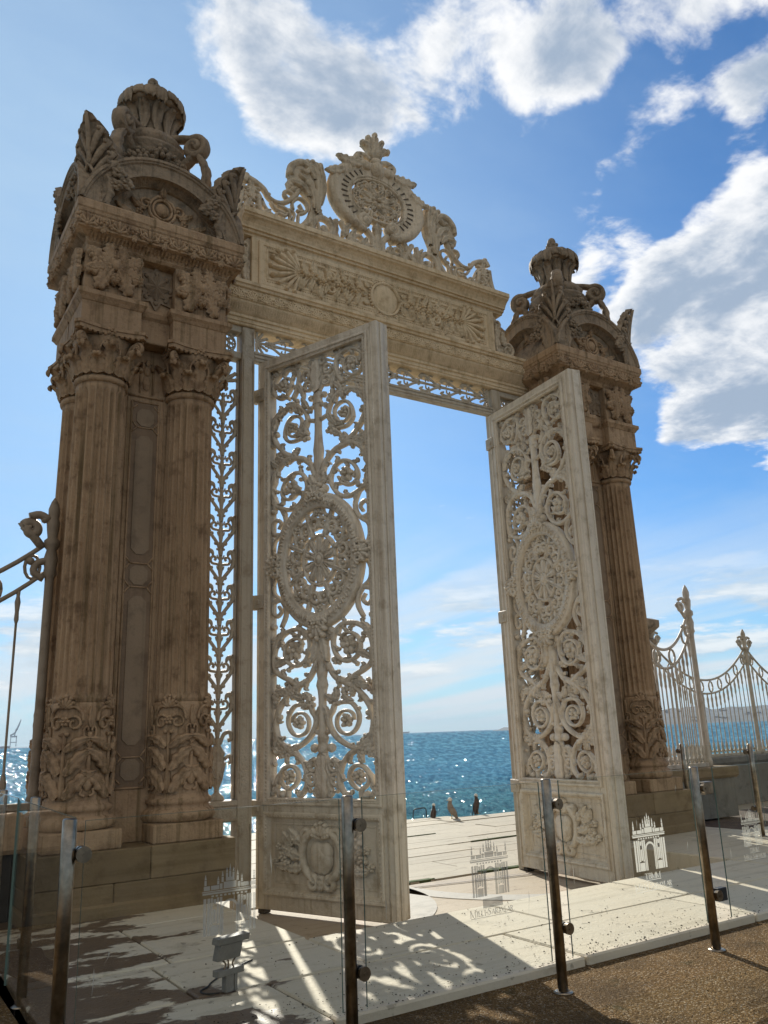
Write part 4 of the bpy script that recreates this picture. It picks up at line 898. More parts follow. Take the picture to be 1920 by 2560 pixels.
    vine(mb, q([(-2.34, 8.60), (-2.36, 8.70), (-2.30, 8.84), (-2.27, 9.0), (-2.26, 9.15)]), .05, .05, 0, 6, 4); ball(mb, (-s*-2.38, 8.66, 0), .07)
    mb.build('scroll_rail', M_CREST, LT, off=OFF)
for s in (1, -1): crest_side(s)
mb = MB(); mb.T = plane_xz(.0)                                    # pierced foot under the medallion
for i in range(-5, 6):
    u = i*.125; fan(mb, (u, 8.59), .17+.10*(1-abs(i)/5), .8, 5, .032, .0, .05, pi/2, .4); acanthus(mb, (u+.06, 8.72), .24, .06, .0, .05, pi/2+.25*i/5, .3*(-1)**i, 3, 1.)
for s in (-1, 1):
    vine(mb, [(s*.05, 8.6), (s*.08, 8.8), (s*.10, 9.0), (s*.20, 9.12)], [.07, .06, .05, .06], .06, 0, 7, 4); vine(mb, spiral((s*.34, 8.88), .11, .03, 1.2, -pi/2, s), .035, .055, 0, 7, 1)
    vine(mb, [(s*.25, 8.6), (s*.45, 8.78), (s*.58, 8.98), (s*.66, 9.12)], .045, .05, 0, 7, 4); rosette(mb, (s*.55, 8.74), .08, 0, .05, 6)
leaf(mb, [(0, 8.58), (0, 8.9), (0, 9.2), (0, 9.36)], [.06, .12, .08, .03], .0, .07, 4)
mb.build('pierced_foot', M_CREST, LT, off=OFF)

# ------------------------------------------------------------------ iron frame: posts, fanlight grille, side grilles
FR = thing('iron_gate_surround', 'cream iron surround of the doorway with posts, filigree transom and narrow side grilles', 'gate surround', (0, 0, QUAY)); OFF = (0, 0, -QUAY)
def post(s):
    mb = MB(); box(mb, (min(s*2.07, s*2.25), -.06, QUAY), (max(s*2.07, s*2.25), .14, 6.915), .008)
    for z0, z1 in ((-.2, .66), (1.0, 6.44), (6.66, 6.86)):
        for u in (2.095, 2.225): vine_box = box(mb, (min(s*(u-.007), s*(u+.007)), -.072, z0), (max(s*(u-.007), s*(u+.007)), -.058, z1), .003)
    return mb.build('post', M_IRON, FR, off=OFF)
post(-1); post(1)
mb = MB(); box(mb, (-2.07, -.05, 6.46), (2.07, .06, 6.60), .008); box(mb, (-2.07, -.065, 6.50), (2.07, -.048, 6.525), .004); box(mb, (-2.07, -.065, 6.555), (2.07, -.048, 6.575), .004)
mb.build('transom_bar', M_IRON, FR, off=OFF)
def tendril(mb, T2, z, s, k=1.0):
    """one arm of the side grille: rises from the stem, curls over at the tip"""
    q = lambda P: [T2(s*u*k, z+v) for u, v in P]
    vine(mb, q([(.0, .0), (.05, .09), (.12, .18), (.165, .26), (.175, .35), (.15, .41), (.11, .40), (.095, .36)]), [.026, .023, .023, .028, .036, .036, .027, .016], .022, 0, 6, 3)
    c = T2(s*.085*k, z+.30); a = math.atan2(T2(0, 1)[1]-T2(0, 0)[1], T2(0, 1)[0]-T2(0, 0)[0])
    vine(mb, q([(.01, .24), (.05, .25), (.11, .26), (.125, .31), (.09, .345), (.06, .32), (.075, .295)]), .018, .02, 0, 6, 3)
    for u, v in ((.15, .415), (.185, .31), (.06, .08), (.12, .20)): ball(mb, (*T2(s*u*k, z+v), 0), .030, 6, 5)
    vine(mb, q([(.165, .27), (.205, .29), (.20, .33)]), .012, .014, 0, 5, 2); vine(mb, q([(.165, .40), (.19, .43), (.165, .45)]), .012, .014, 0, 5, 2)
mb = MB(); mb.T = plane_xz(.0); zc = 6.76                        # transom filigree, laid on its side
for s in (-1, 1):
    T2 = lambda u, v, s=s: (s*(2.07-v), zc+u)
    fan(mb, (s*2.04, zc), .20, 1.25, 7, .024, 0, .02, pi/2+s*pi/2, .4); rosette(mb, (s*1.82, zc), .06, 0, .022, 6)
    z = .22
    while z < 1.85:
        vine(mb, [T2(0, z-.02), T2(0, z+.2), T2(0, z+.4)], [.04, .02, .03], .022, 0, 6, 3); rosette(mb, T2(0, z), .055, 0, .022, 5)
        for e in (-1, 1):
            vine(mb, [T2(0, z), T2(e*.05, z+.10), T2(e*.115, z+.22), T2(e*.13, z+.31), T2(e*.10, z+.36), T2(e*.07, z+.32)], [.026, .02, .022, .03, .026, .015], .02, 0, 6, 3)
            vine(mb, [T2(e*.03, z+.26), T2(e*.08, z+.25), T2(e*.075, z+.20), T2(e*.045, z+.21)], .012, .016, 0, 5, 3)
            ball(mb, (*T2(e*.10, z+.37), 0), .022, 6, 5); ball(mb, (*T2(e*.13, z+.28), 0), .02, 6, 5)
            vine(mb, [T2(e*.11, z+.20), T2(e*.145, z+.17), T2(e*.14, z+.12)], .012, .014, 0, 5, 2)
        z += .40
rosette(mb, (0, zc), .13, 0, .03, 8)
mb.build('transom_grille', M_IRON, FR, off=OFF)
def side_grille(s):
    c = s*2.462; mb = MB(); 
    for u in (2.257, 2.655): box(mb, (min(s*u, s*(u+.022)), .02, .94), (max(s*u, s*(u+.022)), .08, 6.46), .004)
    box(mb, (min(s*2.25, s*2.70), -.05, .70), (max(s*2.25, s*2.70), .13, .93), .008); box(mb, (min(s*2.25, s*2.70), -.07, .87), (max(s*2.25, s*2.70), -.04, .925), .006); box(mb, (min(s*2.25, s*2.70), -.065, .71), (max(s*2.25, s*2.70), -.045, .74), .004)
    for z0, z1 in ((6.45, 6.54), (6.83, 6.92)): box(mb, (min(s*2.25, s*2.70), -.04, z0), (max(s*2.25, s*2.70), .12, z1), .006)
    g = mb.build('side_panel', M_IRON, FR, off=OFF)
    mb = MB(); mb.T = plane_xz(.05); T2 = lambda u, v: (c+u, v)
    vine(mb, [(c, .93), (c, .97), (c, 1.02), (c, 1.06), (c, 1.16), (c, 1.30), (c, 1.40), (c, 1.45), (c, 1.55), (c, 1.62)], [.10, .09, .03, .028, .075, .10, .085, .10, .035, .045], .035, 0, 8, 3)
    for e in (-1, 1):
        vine(mb, T2 and [(c+e*.09, 1.38), (c+e*.15, 1.42), (c+e*.17, 1.36), (c+e*.13, 1.33)], .022, .02, 0, 6, 3); vine(mb, [(c+e*.03, 1.55), (c+e*.08, 1.66), (c+e*.15, 1.68), (c+e*.17, 1.61), (c+e*.13, 1.59)], .025, .02, 0, 6, 3)
        acanthus(mb, (c+e*.02, 1.16), .2, .03, .01, .03, pi/2-e*.4, 0, 3, 1.)
    z = 1.70
    while z < 5.9:
        vine(mb, [(c, z-.08), (c, z-.02), (c, z+.1), (c, z+.2), (c, z+.30), (c, z+.36)], [.026, .034, .022, .038, .022, .026], .024, 0, 6, 3)
        for e in (-1, 1):
            tendril(mb, T2, z, e)
            for v in (.02, .16, .30): vine(mb, [(c, z+v), (c+e*.035, z+v+.03), (c+e*.045, z+v+.065)], [.016, .012, .008], .014, 0, 5, 2)
            ball(mb, (c+e*.04, z+.005, 0), .02, 6, 5)
        z += .432
    fan(mb, (c, 6.10), .26, 1.0, 7, .03, 0, .022, pi/2, .6); rosette(mb, (c, 6.09), .06, 0, .025, 6)
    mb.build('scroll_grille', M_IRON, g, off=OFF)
    mb = MB(); mb.T = plane_xz(.05); cz = 6.685; A = np.linspace(0, 2*pi, 25)
    for rr, w in ((.135, .016), (.05, .012)): vine(mb, [(c+rr*1.15*math.cos(q), cz+rr*math.sin(q)) for q in A], w, .02, 0, 6, 1)
    for i in range(8): a = i*pi/4; vine(mb, [(c+.05*math.cos(a), cz+.05*math.sin(a)), (c+.155*math.cos(a), cz+.135*math.sin(a))], .013, .016, 0, 6, 2); b = a+pi/8; A2 = np.linspace(0, 2*pi, 9); vine(mb, [(c+.105*math.cos(b)+.026*math.cos(q), cz+.095*math.sin(b)+.026*math.sin(q)) for q in A2], .009, .014, 0, 5, 1)
    for e in (-1, 1):
        for f in (-1, 1): acanthus(mb, (c+e*.10, cz+f*.09), .10, .025, 0, .02, math.atan2(f, e), 0, 2, 1.)
    mb.build('rosette_panel', M_IRON, g, off=OFF)
    mb = MB(); mb.T = plane_xz(-.02)                               # scalloped foot plate beside the pedestal
    W = [(2.72, .71), (2.60, .71), (2.57, .64), (2.535, .58), (2.57, .52), (2.51, .45), (2.475, .39), (2.515, .33), (2.50, .27), (2.56, .19), (2.60, .11), (2.62, .0), (2.66, -.29), (2.72, -.29)]
    plate(mb, [(s*u, v) for u, v in W], -.07, .0)
    mb.build('scalloped_foot', M_IRON, g, off=OFF)
side_grille(-1); side_grille(1)

# ------------------------------------------------------------------ the two filigree leaves
AW = 1.945; CA = .955
S1 = [(1.37,5.81),(1.31,5.89),(1.27,6.00),(1.26,6.11),(1.30,6.20),(1.41,6.24),(1.53,6.23),(1.64,6.15),(1.69,6.04),(1.66,5.94),(1.58,5.87),(1.50,5.88),(1.41,5.95),(1.38,6.04),(1.42,6.12),(1.52,6.12),(1.59,6.06),(1.60,5.98)]
S2 = [(1.35,5.01),(1.44,5.06),(1.51,5.11),(1.60,5.20),(1.67,5.31),(1.71,5.41),(1.70,5.53),(1.63,5.64),(1.52,5.70),(1.41,5.72),(1.29,5.69),(1.20,5.63),(1.14,5.54),(1.12,5.45),(1.15,5.36),(1.26,5.27)]
S2b = [(1.25,5.24),(1.32,5.23),(1.42,5.24),(1.49,5.30),(1.50,5.39),(1.46,5.50),(1.39,5.56),(1.30,5.56),(1.23,5.51),(1.22,5.43),(1.28,5.33),(1.37,5.30),(1.44,5.35),(1.45,5.43),(1.39,5.49)]
S3 = [(1.00,4.68),(1.03,4.75),(1.06,4.83),(1.11,4.89),(1.22,4.97),(1.35,5.00),(1.46,5.01),(1.57,4.95),(1.66,4.85),(1.70,4.73),(1.70,4.61),(1.68,4.48),(1.62,4.41),(1.51,4.36),(1.39,4.34),(1.27,4.38),(1.19,4.47),(1.14,4.58),(1.17,4.70),(1.24,4.78),(1.35,4.80),(1.46,4.75),(1.53,4.66),(1.55,4.56),(1.49,4.49),(1.39,4.48),(1.31,4.53),(1.26,4.61)]
S4 = [(.98,2.50),(1.02,2.44),(1.09,2.32),(1.18,2.22),(1.31,2.18),(1.44,2.25),(1.56,2.30),(1.66,2.37),(1.69,2.48),(1.68,2.60),(1.63,2.71),(1.52,2.80),(1.38,2.84),(1.26,2.83),(1.17,2.76),(1.13,2.67),(1.14,2.56),(1.19,2.47),(1.27,2.42),(1.36,2.41),(1.46,2.45),(1.51,2.53),(1.51,2.61),(1.46,2.69),(1.36,2.73),(1.28,2.71),(1.24,2.65)]
S5 = [(1.20,2.22),(1.31,2.17),(1.43,2.11),(1.53,2.02),(1.61,1.92),(1.65,1.81),(1.66,1.71),(1.63,1.60),(1.55,1.51),(1.44,1.45),(1.34,1.40),(1.25,1.32),(1.20,1.22),(1.18,1.11),(1.22,1.02),(1.30,.95)]
S5b = [(1.50,1.47),(1.44,1.45),(1.34,1.48),(1.25,1.52),(1.17,1.57),(1.10,1.64),(1.05,1.73),(1.05,1.81),(1.10,1.87),(1.13,1.94)]
S5c = [(1.12,1.93),(1.18,1.95),(1.26,1.96),(1.36,1.95),(1.43,1.89),(1.47,1.81),(1.46,1.72),(1.40,1.64),(1.31,1.61),(1.21,1.64),(1.16,1.71),(1.17,1.80),(1.24,1.86),(1.33,1.86),(1.39,1.82),(1.40,1.76)]
S6 = [(1.66,1.06),(1.63,1.15),(1.59,1.19),(1.52,1.26),(1.42,1.28),(1.34,1.23),(1.32,1.15),(1.36,1.08),(1.44,1.03),(1.51,1.04),(1.58,1.11),(1.56,1.19)]
SS = [(1.57,4.38),(1.50,4.25),(1.51,4.14),(1.58,4.04),(1.67,3.97),(1.70,3.86)]; SSb = [(1.58,4.04),(1.69,4.07),(1.70,4.18),(1.64,4.24),(1.57,4.19),(1.61,4.12)]
def filigree():
    mb = MB(); mb.T = plane_xz(.085); D = .042; K = .76
    lines = np.concatenate([smooth_path(P, 4) for P in (S1, S2, S2b, S3, S4, S5, S5b, S5c, S6, SS, SSb)]+[[(u, 7.265-v) for u, v in SS+SSb], [(CA, z) for z in np.linspace(1, 6.2, 60)], [(1.74, z) for z in np.linspace(.9, 6.3, 80)]])
    near = lambda u, v, r: np.min(np.hypot(lines[:, 0]-u, lines[:, 1]-v)) < r
    def sprigs(P, q, sg, step=.115, L=.085):                     # small curled leaves and buds along a stem
        Q = smooth_path(P, 8); acc = 0; side = 1
        for a_, b_ in zip(Q[:-1], Q[1:]):
            acc += np.hypot(*(b_-a_))
            if acc > step:
                acc = 0; side = -side; an = math.atan2(b_[1]-a_[1], b_[0]-a_[0])+side*.75; c = (a_[0], a_[1]); e = (c[0]+L*math.cos(an), c[1]+L*math.sin(an))
                if .21 < e[0] < 1.72:
                    f = (e[0]+L*.35*math.cos(an+side*1.2), e[1]+L*.35*math.sin(an+side*1.2))
                    leaf(mb, q([c, ((c[0]+e[0])/2, (c[1]+e[1])/2), e, f]), [.016, .030, .024, .010], 0, D*.85, 2, 1., 3, .4)
    for m_ in (0, 1):
        q = (lambda P: mirror(P, CA)) if m_ else (lambda P: P); g = lambda u, v: q([(u, v)])[0]; sg = -1 if m_ else 1
        for P in (S1, S2, S3, S4, S5): sprigs(P, q, sg)
        vine(mb, q(S1), [0.032, 0.030, 0.027, 0.023, 0.021, 0.020, 0.017], D, 0, 8, 3); vine(mb, q(S2), [0.038, 0.035, 0.032, 0.032, 0.030, 0.027, 0.023], D, 0, 8, 3, 9)
        vine(mb, q(S2b), [0.026, 0.024, 0.023, 0.020, 0.017], D*.9, 0, 8, 3); vine(mb, q(S3), [0.042, 0.038, 0.035, 0.033, 0.030, 0.027, 0.023, 0.020], D, 0, 8, 3)
        vine(mb, q(S4), [0.038, 0.035, 0.033, 0.032, 0.029, 0.026, 0.023, 0.020], D, 0, 8, 3); vine(mb, q(S5), [0.038, 0.035, 0.032, 0.032, 0.033, 0.033, 0.038], D, 0, 8, 3, 9)
        vine(mb, q(S5b), [0.030, 0.032, 0.035, 0.038, 0.030], D, 0, 8, 3); vine(mb, q(S5c), [0.027, 0.026, 0.023, 0.020, 0.018], D*.9, 0, 8, 3); vine(mb, q(S6), [0.034, 0.027, 0.024, 0.021, 0.020], D, 0, 8, 3)
        for P in (SS, SSb): vine(mb, q(P), [.03, .036, .03, .026, .022], D*.8, 0, 7, 3); vine(mb, q([(u, 7.265-v) for u, v in P]), [.03, .036, .03, .026, .022], D*.8, 0, 7, 3)
        vine(mb, q([(1.70, 3.86), (1.66, 3.75), (1.6, 3.70)]), .026, D*.7, 0, 6, 3); vine(mb, q([(1.70, 3.40), (1.66, 3.50), (1.6, 3.56)]), .026, D*.7, 0, 6, 3)
        for k, (u, v, r) in enumerate(((1.51, 6.03, .085), (1.36, 5.42, .072), (1.38, 4.62, .10), (1.36, 2.59, .12), (1.30, 1.755, .078), (1.45, 1.16, .085))):
            rosette(mb, g(u, v), r, 0, D*1.25, 5+k % 2, k*.7+m_); 
            for i in range(3): a = i*2.1+k; ball(mb, (*g(u+r*.8*math.cos(a), v+r*.8*math.sin(a)), .02), (.026, .026, .03), 6, 5)
        for u, v, r in ((1.17, 5.25, .085), (1.62, 5.05, .075), (1.35, 5.03, .065), (1.13, 1.98, .075), (1.28, 2.02, .055), (1.62, 2.12, .075), (1.42, 2.16, .075), (1.46, 1.44, .07), (1.60, 1.42, .07), (1.33, 5.74, .075)):
            grapes(mb, g(u, v), r, 0, 7); acanthus(mb, g(u, v), r*1.9, r*.75, 0, D, random.uniform(0, 6.28), .4, 3, 1.); acanthus(mb, g(u, v), r*1.8, r*.7, 0, D, random.uniform(0, 6.28), -.4, 3, 1.)
        for u, v, L, an, w in ((1.70, 5.45, .24, 1.75, .06), (1.69, 5.58, .22, 2.4, .055), (1.12, 5.62, .17, .8, .05), (1.66, 4.86, .22, -1.5, .055), (1.70, 4.58, .2, -2.0, .055), (1.58, 4.92, .18, .4, .05), (1.68, 2.62, .22, 1.8, .06), (1.66, 2.42, .22, 2.5, .055), (1.57, 2.75, .2, -.4, .055), (1.66, 1.70, .2, -1.8, .05), (1.62, 1.56, .18, -2.6, .05), (1.26, 5.98, .2, -2.2, .05), (1.68, 6.02, .18, -1.0, .05), (1.20, 1.18, .2, 1.8, .05), (1.62, 1.10, .18, -1.2, .05), (1.6, 6.18, .14, .7, .05), (1.05, 1.75, .2, 1.7, .045), (1.14, 5.46, .2, -1.3, .045)):
            acanthus(mb, g(u, v), L, w, 0, D*1.05, an if not m_ else pi-an, .4*sg, 3, 1.)
        for u, v, r in ((1.10, 5.82, .04), (1.63, 5.38, .04), (1.26, 4.98, .035), (1.22, 5.08, .034), (1.13, 4.79, .045), (1.51, 5.33, .03), (1.20, 2.09, .045), (1.47, 1.88, .032), (1.60, 1.83, .045), (1.08, 1.48, .055), (1.66, 1.44, .05), (1.21, 2.40, .035), (1.14, 2.44, .045), (1.69, 4.36, .05), (1.69, 2.90, .05), (1.30, .97, .05), (1.55, .97, .06), (1.68, 1.30, .035), (1.66, 5.10, .03), (1.48, 5.60, .032)):
            if near(u, v, r+.035): ball(mb, (*g(u, v), 0), (r*.85, r*.85, r), 8, 6)
        # ties to the frame and lower plume lobes
        for P, w in (([(1.70, 6.20), (1.74, 6.27)], .03), ([(1.60, .93), (1.66, 1.04), (1.72, 1.10)], .03), ([(1.48, .92), (1.47, 1.0), (1.5, 1.05)], .034), ([(1.50, 1.30), (1.49, 1.42)], .03), ([(1.72, 5.0), (1.66, 5.05)], .03), ([(1.72, 2.05), (1.66, 2.1)], .03), ([(1.24, 6.28), (1.32, 6.20)], .03), ([(1.06, 4.62), (1.14, 4.66)], .03), ([(1.02, 2.78), (1.15, 2.74)], .045), ([(1.0, 1.63), (1.08, 1.66)], .03), ([(1.0, 5.42), (1.13, 5.46)], .03), ([(1.0, 5.62), (1.09, 5.6)], .03)): vine(mb, q(P), w, D*.8, 0, 6, 2)
        for z0, sc in ((1.40, -1), (5.80, 1)):                       # plume lobes with eyelets
            for k, (dv, du, r) in enumerate(((.12, .15, .06), (.27, .17, .06), (.40, .08, .045))):
                c0 = (CA+du*1.0, z0+sc*dv); A = np.linspace(0, 2*pi, 13); vine(mb, q([(c0[0]+r*math.cos(t), c0[1]+r*math.sin(t)) for t in A]), .026, D*.9, 0, 6, 1)
                vine(mb, q([(CA+.02, z0+sc*(dv-.10)), (CA+du*.5, z0+sc*(dv-.03)), c0]), [.045, .05, .02], D*.8, 0, 6, 2)
    vine(mb, [(CA, 5.80), (CA, 5.95), (CA, 6.10), (CA, 6.24)], [.06, .13, .10, .06], D*1.1, 0, 8, 4); leaf(mb, [(CA, 5.78), (CA, 6.0), (CA, 6.2)], [.07, .10, .05], .05, .03, 3)
    vine(mb, [(CA, 1.42), (CA, 1.25), (CA, 1.05), (CA, .92)], [.06, .11, .14, .09], D*1.1, 0, 8, 4); leaf(mb, [(CA, 1.42), (CA, 1.2), (CA, .95)], [.06, .10, .09], .05, .03, 3)
    vine(mb, [(CA, 5.80), (CA, 5.74), (CA, 5.70), (CA, 5.64), (CA, 5.60), (CA, 5.3), (CA, 5.14), (CA, 5.02), (CA, 4.92), (CA, 4.84), (CA, 4.76), (CA, 4.68), (CA, 4.58), (CA, 4.48)], [.05, .085, .06, .09, .05, .045, .06, .085, .07, .085, .04, .06, .10, .12], D*1.2, 0, 8, 4)
    vine(mb, [(CA, 2.80), (CA, 2.72), (CA, 2.60), (CA, 2.48), (CA, 2.42), (CA, 2.33), (CA, 2.32), (CA, 2.24), (CA, 2.16), (CA, 2.10), (CA, 2.0), (CA, 1.75), (CA, 1.62), (CA, 1.58), (CA, 1.52), (CA, 1.46), (CA, 1.42)], [.12, .12, .11, .10, .05, .05, .085, .06, .09, .06, .045, .05, .06, .085, .06, .09, .06], D*1.2, 0, 8, 4)
    for s in (-1, 1):
        ball(mb, (CA+s*.105, 5.74, 0), .045); ball(mb, (CA+s*.12, 1.47, 0), .055); ball(mb, (CA+s*.10, 4.50, .02), .06); acanthus(mb, (CA+s*.03, 4.5), .22, .06, .03, .05, pi/2-s*.35, 0, 3, 1.); acanthus(mb, (CA+s*.03, 2.72), .3, .07, .03, .05, -pi/2+s*.25, 0, 3, 1.)
        vine(mb, [(CA, 2.79), (CA+s*.14, 2.79), (CA+s*.2, 2.74)], .04, D, 0, 6, 2)
    return mb
def medallion():
    cz = 3.63; mb = MB(); mb.T = plane_xz(.06); n = 64; A = np.arange(n)*2*pi/n; RX, RZ = .665, .83
    pf = [(.985, -.06), (1.0, .0), (.985, .035), (.95, .055), (.93, .045), (.91, .06), (.82, .065), (.80, .05), (.775, .06), (.76, .0), (.77, -.06)]; V = []
    for r, d in pf: V += [(CA+RX*r*math.cos(a), cz+RZ*r*math.sin(a), d) for a in A]
    F = [(i*n+j, i*n+(j+1) % n, ((i+1) % len(pf))*n+(j+1) % n, ((i+1) % len(pf))*n+j) for i in range(len(pf)) for j in range(n)]
    mb.add(V, F)
    for i in range(52):
        a = i*2*pi/52; e = lambda r, b=0.: (CA+RX*r*math.cos(a+b), cz+RZ*r*math.sin(a+b))
        vine(mb, [e(.82), e(.915)], .014, .022, .062, 5, 1); ball(mb, (*e(.87, .06), .06), (.02, .02, .018), 5, 4)
    for u, v, an in ((CA, cz+RZ*.93, pi/2), (CA, cz-RZ*.93, -pi/2), (CA+RX*.95, cz, 0), (CA-RX*.95, cz, pi)):
        fan(mb, (u, v), .17, .9, 5, .035, .05, .05, an, .5); rosette(mb, (u, v), .07, .07, .05, 6)
        for s in (-1, 1): t = an+s*pi/2; c0 = (u+.09*math.cos(t), v+.09*math.sin(t)); vine(mb, spiral(c0, .055, .015, 1.2, t, s), .02, .03, .07, 6, 1)
    ring_ = mb
    mb = MB(); mb.T = plane_xz(.085)
    A2 = np.linspace(0, 2*pi, 37)
    for k, w in ((.365, .024), (.09, .022)): vine(mb, [(CA+RX*k*math.cos(a), cz+RZ*k*math.sin(a)) for a in A2], w, .05, 0, 7, 1)
    ball(mb, (CA, cz, .0), (.065, .08, .06), 10, 6)
    for i in range(10):
        a = i*pi/5+.3; e = lambda r, b=0.: (CA+RX*r*math.cos(a+b), cz+RZ*r*math.sin(a+b))
        vine(mb, [e(.09), e(.22), e(.36)], [.020, .026, .05], .042, 0, 6, 2)
        for s in (-1, 1): vine(mb, [e(.12, s*.18), e(.25, s*.20), e(.33, s*.14)], .013, .04, .0, 5, 3)
    for i in range(8):
        a = i*pi/4+pi/8; e = lambda r, b=0.: (CA+RX*r*math.cos(a+b), cz+RZ*r*math.sin(a+b))
        for s in (-1, 1):
            c0 = e(.54, s*.20); vine(mb, spiral(c0, .088, .04, 1.05, a+s*2.6, -s), [.032, .03, .026], .05, 0, 7, 1); ball(mb, (*c0, .0), (.03, .035, .045), 6, 5)
            vine(mb, [e(.66, s*.10), e(.70, s*.24), e(.78, s*.30)], .026, .042, 0, 6, 3)
        acanthus(mb, e(.36), .22, .045, .02, .045, math.atan2(RZ*math.sin(a), RX*math.cos(a)), 0, 3, 1.); vine(mb, [e(.58), e(.68), e(.79)], [.03, .04, .03], .042, 0, 6, 2)
        rosette(mb, e(.70, pi/8), .055, 0, .05, 5); vine(mb, [e(.70, pi/8), e(.79, pi/8)], .026, .04, 0, 6, 1)
    return ring_, mb
def kick_relief():
    mb = MB(); mb.T = plane_xz(.035); z = .34; a = CA
    ball(mb, (a, z-.03, 0), (.155, .17, .05), 16, 8); ball(mb, (a-.06, z+.05, 0), (.10, .10, .045), 12, 8); ball(mb, (a+.06, z+.05, 0), (.10, .10, .045), 12, 8)
    for s in (-1, 1):
        vine(mb, [(a, z+.22), (a+s*.12, z+.25), (a+s*.23, z+.17), (a+s*.27, z+.02), (a+s*.22, z-.15), (a+s*.10, z-.25)], [.035, .05, .045, .04, .05, .04], .06, 0, 8, 4)
        vine(mb, spiral((a+s*.12, z-.27), .075, .02, 1.3, pi/2, s), [.035, .03, .02], .06, .0, 7, 1); vine(mb, spiral((a+s*.20, z+.22), .07, .02, 1.2, -pi/2, s), .03, .055, 0, 7, 1)
        for k, (u, v, L, an) in enumerate(((.24, .10, .26, .35), (.27, -.02, .28, 0.), (.25, -.12, .26, -.35), (.40, .08, .2, .5), (.42, -.10, .2, -.4))): acanthus(mb, (a+s*u, z+v), L, .07, 0, .055, an if s > 0 else pi-an, s*.5, 4)
        for k, (u, v, r) in enumerate(((.46, .06, .075), (.55, -.02, .065), (.48, -.10, .055), (.60, .08, .045), (.66, -.08, .045), (.38, .16, .055))): rosette(mb, (a+s*u, z+v), r, 0, .055, 5, k)
        ball(mb, (a+s*.05, z-.30, 0), .045)
    fan(mb, (a, z+.17), .17, 1.0, 7, .032, .0, .055, pi/2, .5); acanthus(mb, (a, z-.18), .16, .07, 0, .06, -pi/2, 0, 3)
    return mb
def make_leaf():
    t = thing('gate_leaf', '', 'gate leaf', (-2.0, 0, QUAY), 0, 'filigree leaves of the gate'); O = (0, 0, -QUAY)
    mb = MB(); B0, T0 = -.245, 6.45
    for x0, x1 in ((0, .19), (1.745, AW)): box(mb, (x0, 0, B0), (x1, .17, T0), .010)
    box(mb, (.19, .003, 6.285), (1.745, .167, T0), .008); box(mb, (.19, .003, .72), (1.745, .167, .915), .008); box(mb, (.19, .003, B0), (1.745, .167, -.03), .008); box(mb, (.19, .05, -.03), (1.745, .13, .72), .0)
    box(mb, (AW-.055, .168, B0+.02), (AW+.02, .205, T0), .010); box(mb, (AW, .06, B0+.02), (AW+.018, .168, T0-.01), .006)
    fr = mb.build('frame', M_IRON2, t, off=O)
    mb = MB(); mb.T = plane_xz(0)
    for u0, u1, v0, v1 in ((.13, 1.805, .86, 6.345), (.13, 1.805, -.09, .785)):
        V, F = frame2d(mb, u0, u1, v0, v1, [(0, -.002), (0, .022), (.012, .030), (.03, .030), (.036, .014), (.052, .014), (.06, .022), (.075, .016), (.08, -.02)] if v0 > .5 else [(0, -.002), (0, .02), (.012, .028), (.03, .026), (.05, .010), (.075, -.045), (.12, -.046), (.125, -.038), (.135, -.038), (.14, -.048)]); mb.add(V, F, False)
        n = int((v1-v0)/.042)
        for u in (u0+.044, u1-.044):
            for i in range(n): ball(mb, (u, v0+.05+(v1-v0-.1)*i/(n-1), .014), (.010, .015, .014), 4, 4)
        n = int((u1-u0)/.042)
        for v in (v0+.044, v1-.044):
            for i in range(n): ball(mb, (u0+.05+(u1-u0-.1)*i/(n-1), v, .014), (.015, .010, .014), 4, 4)
    for u in (.05, 1.86): vine(mb, [(u, -.22), (u, 3), (u, 6.4)], .012, .012, 0, 4, 1)
    mb.build('beaded_moulding', M_IRON2, fr, off=None)
    kp = kick_relief().build('kick_panel_relief', M_IRON2, t, off=O)
    filigree().build('filigree', M_IRON2, t, off=O)
    r1, r2 = medallion(); rg = r1.build('medallion_ring', M_IRON2, t, off=O); r2.build('pierced_rosette', M_IRON2, rg)
    for o in COL.objects:
        if o.name.startswith('beaded_moulding') and o.parent == fr: o.location.z = -QUAY
        if o.name.startswith('pierced_rosette') and o.parent == rg: o.location.z = -QUAY
    for z in (.82, 3.22, 5.97):
        mb = MB(); box(mb, (-.075, -.03, z-.09), (.01, .05, z+.09), .008); box(mb, (.0, -.035, z-.085), (.13, .0, z+.085), .006); box(mb, (.04, -.048, z-.03), (.08, -.03, z+.03), .006)
        mb.build('hinge', M_IRON, t, off=O)
    mb = MB(); box(mb, (.02, .02, QUAY+.0), (.12, .14, -.243), .01); mb.build('pivot', M_DARK, t, off=O)
    return t
leafL = make_leaf(); leafL['label'] = 'left gate leaf of shaded cream filigree iron, swung open against the bright sea'
leafR = dup(leafL); leafL.rotation_euler.z = -1.17937; leafR.location.x = 2.0; leafR.rotation_euler.z = -1.65639
leafR['label'] = 'right gate leaf of pale filigree iron, swung open in front of the far pier'
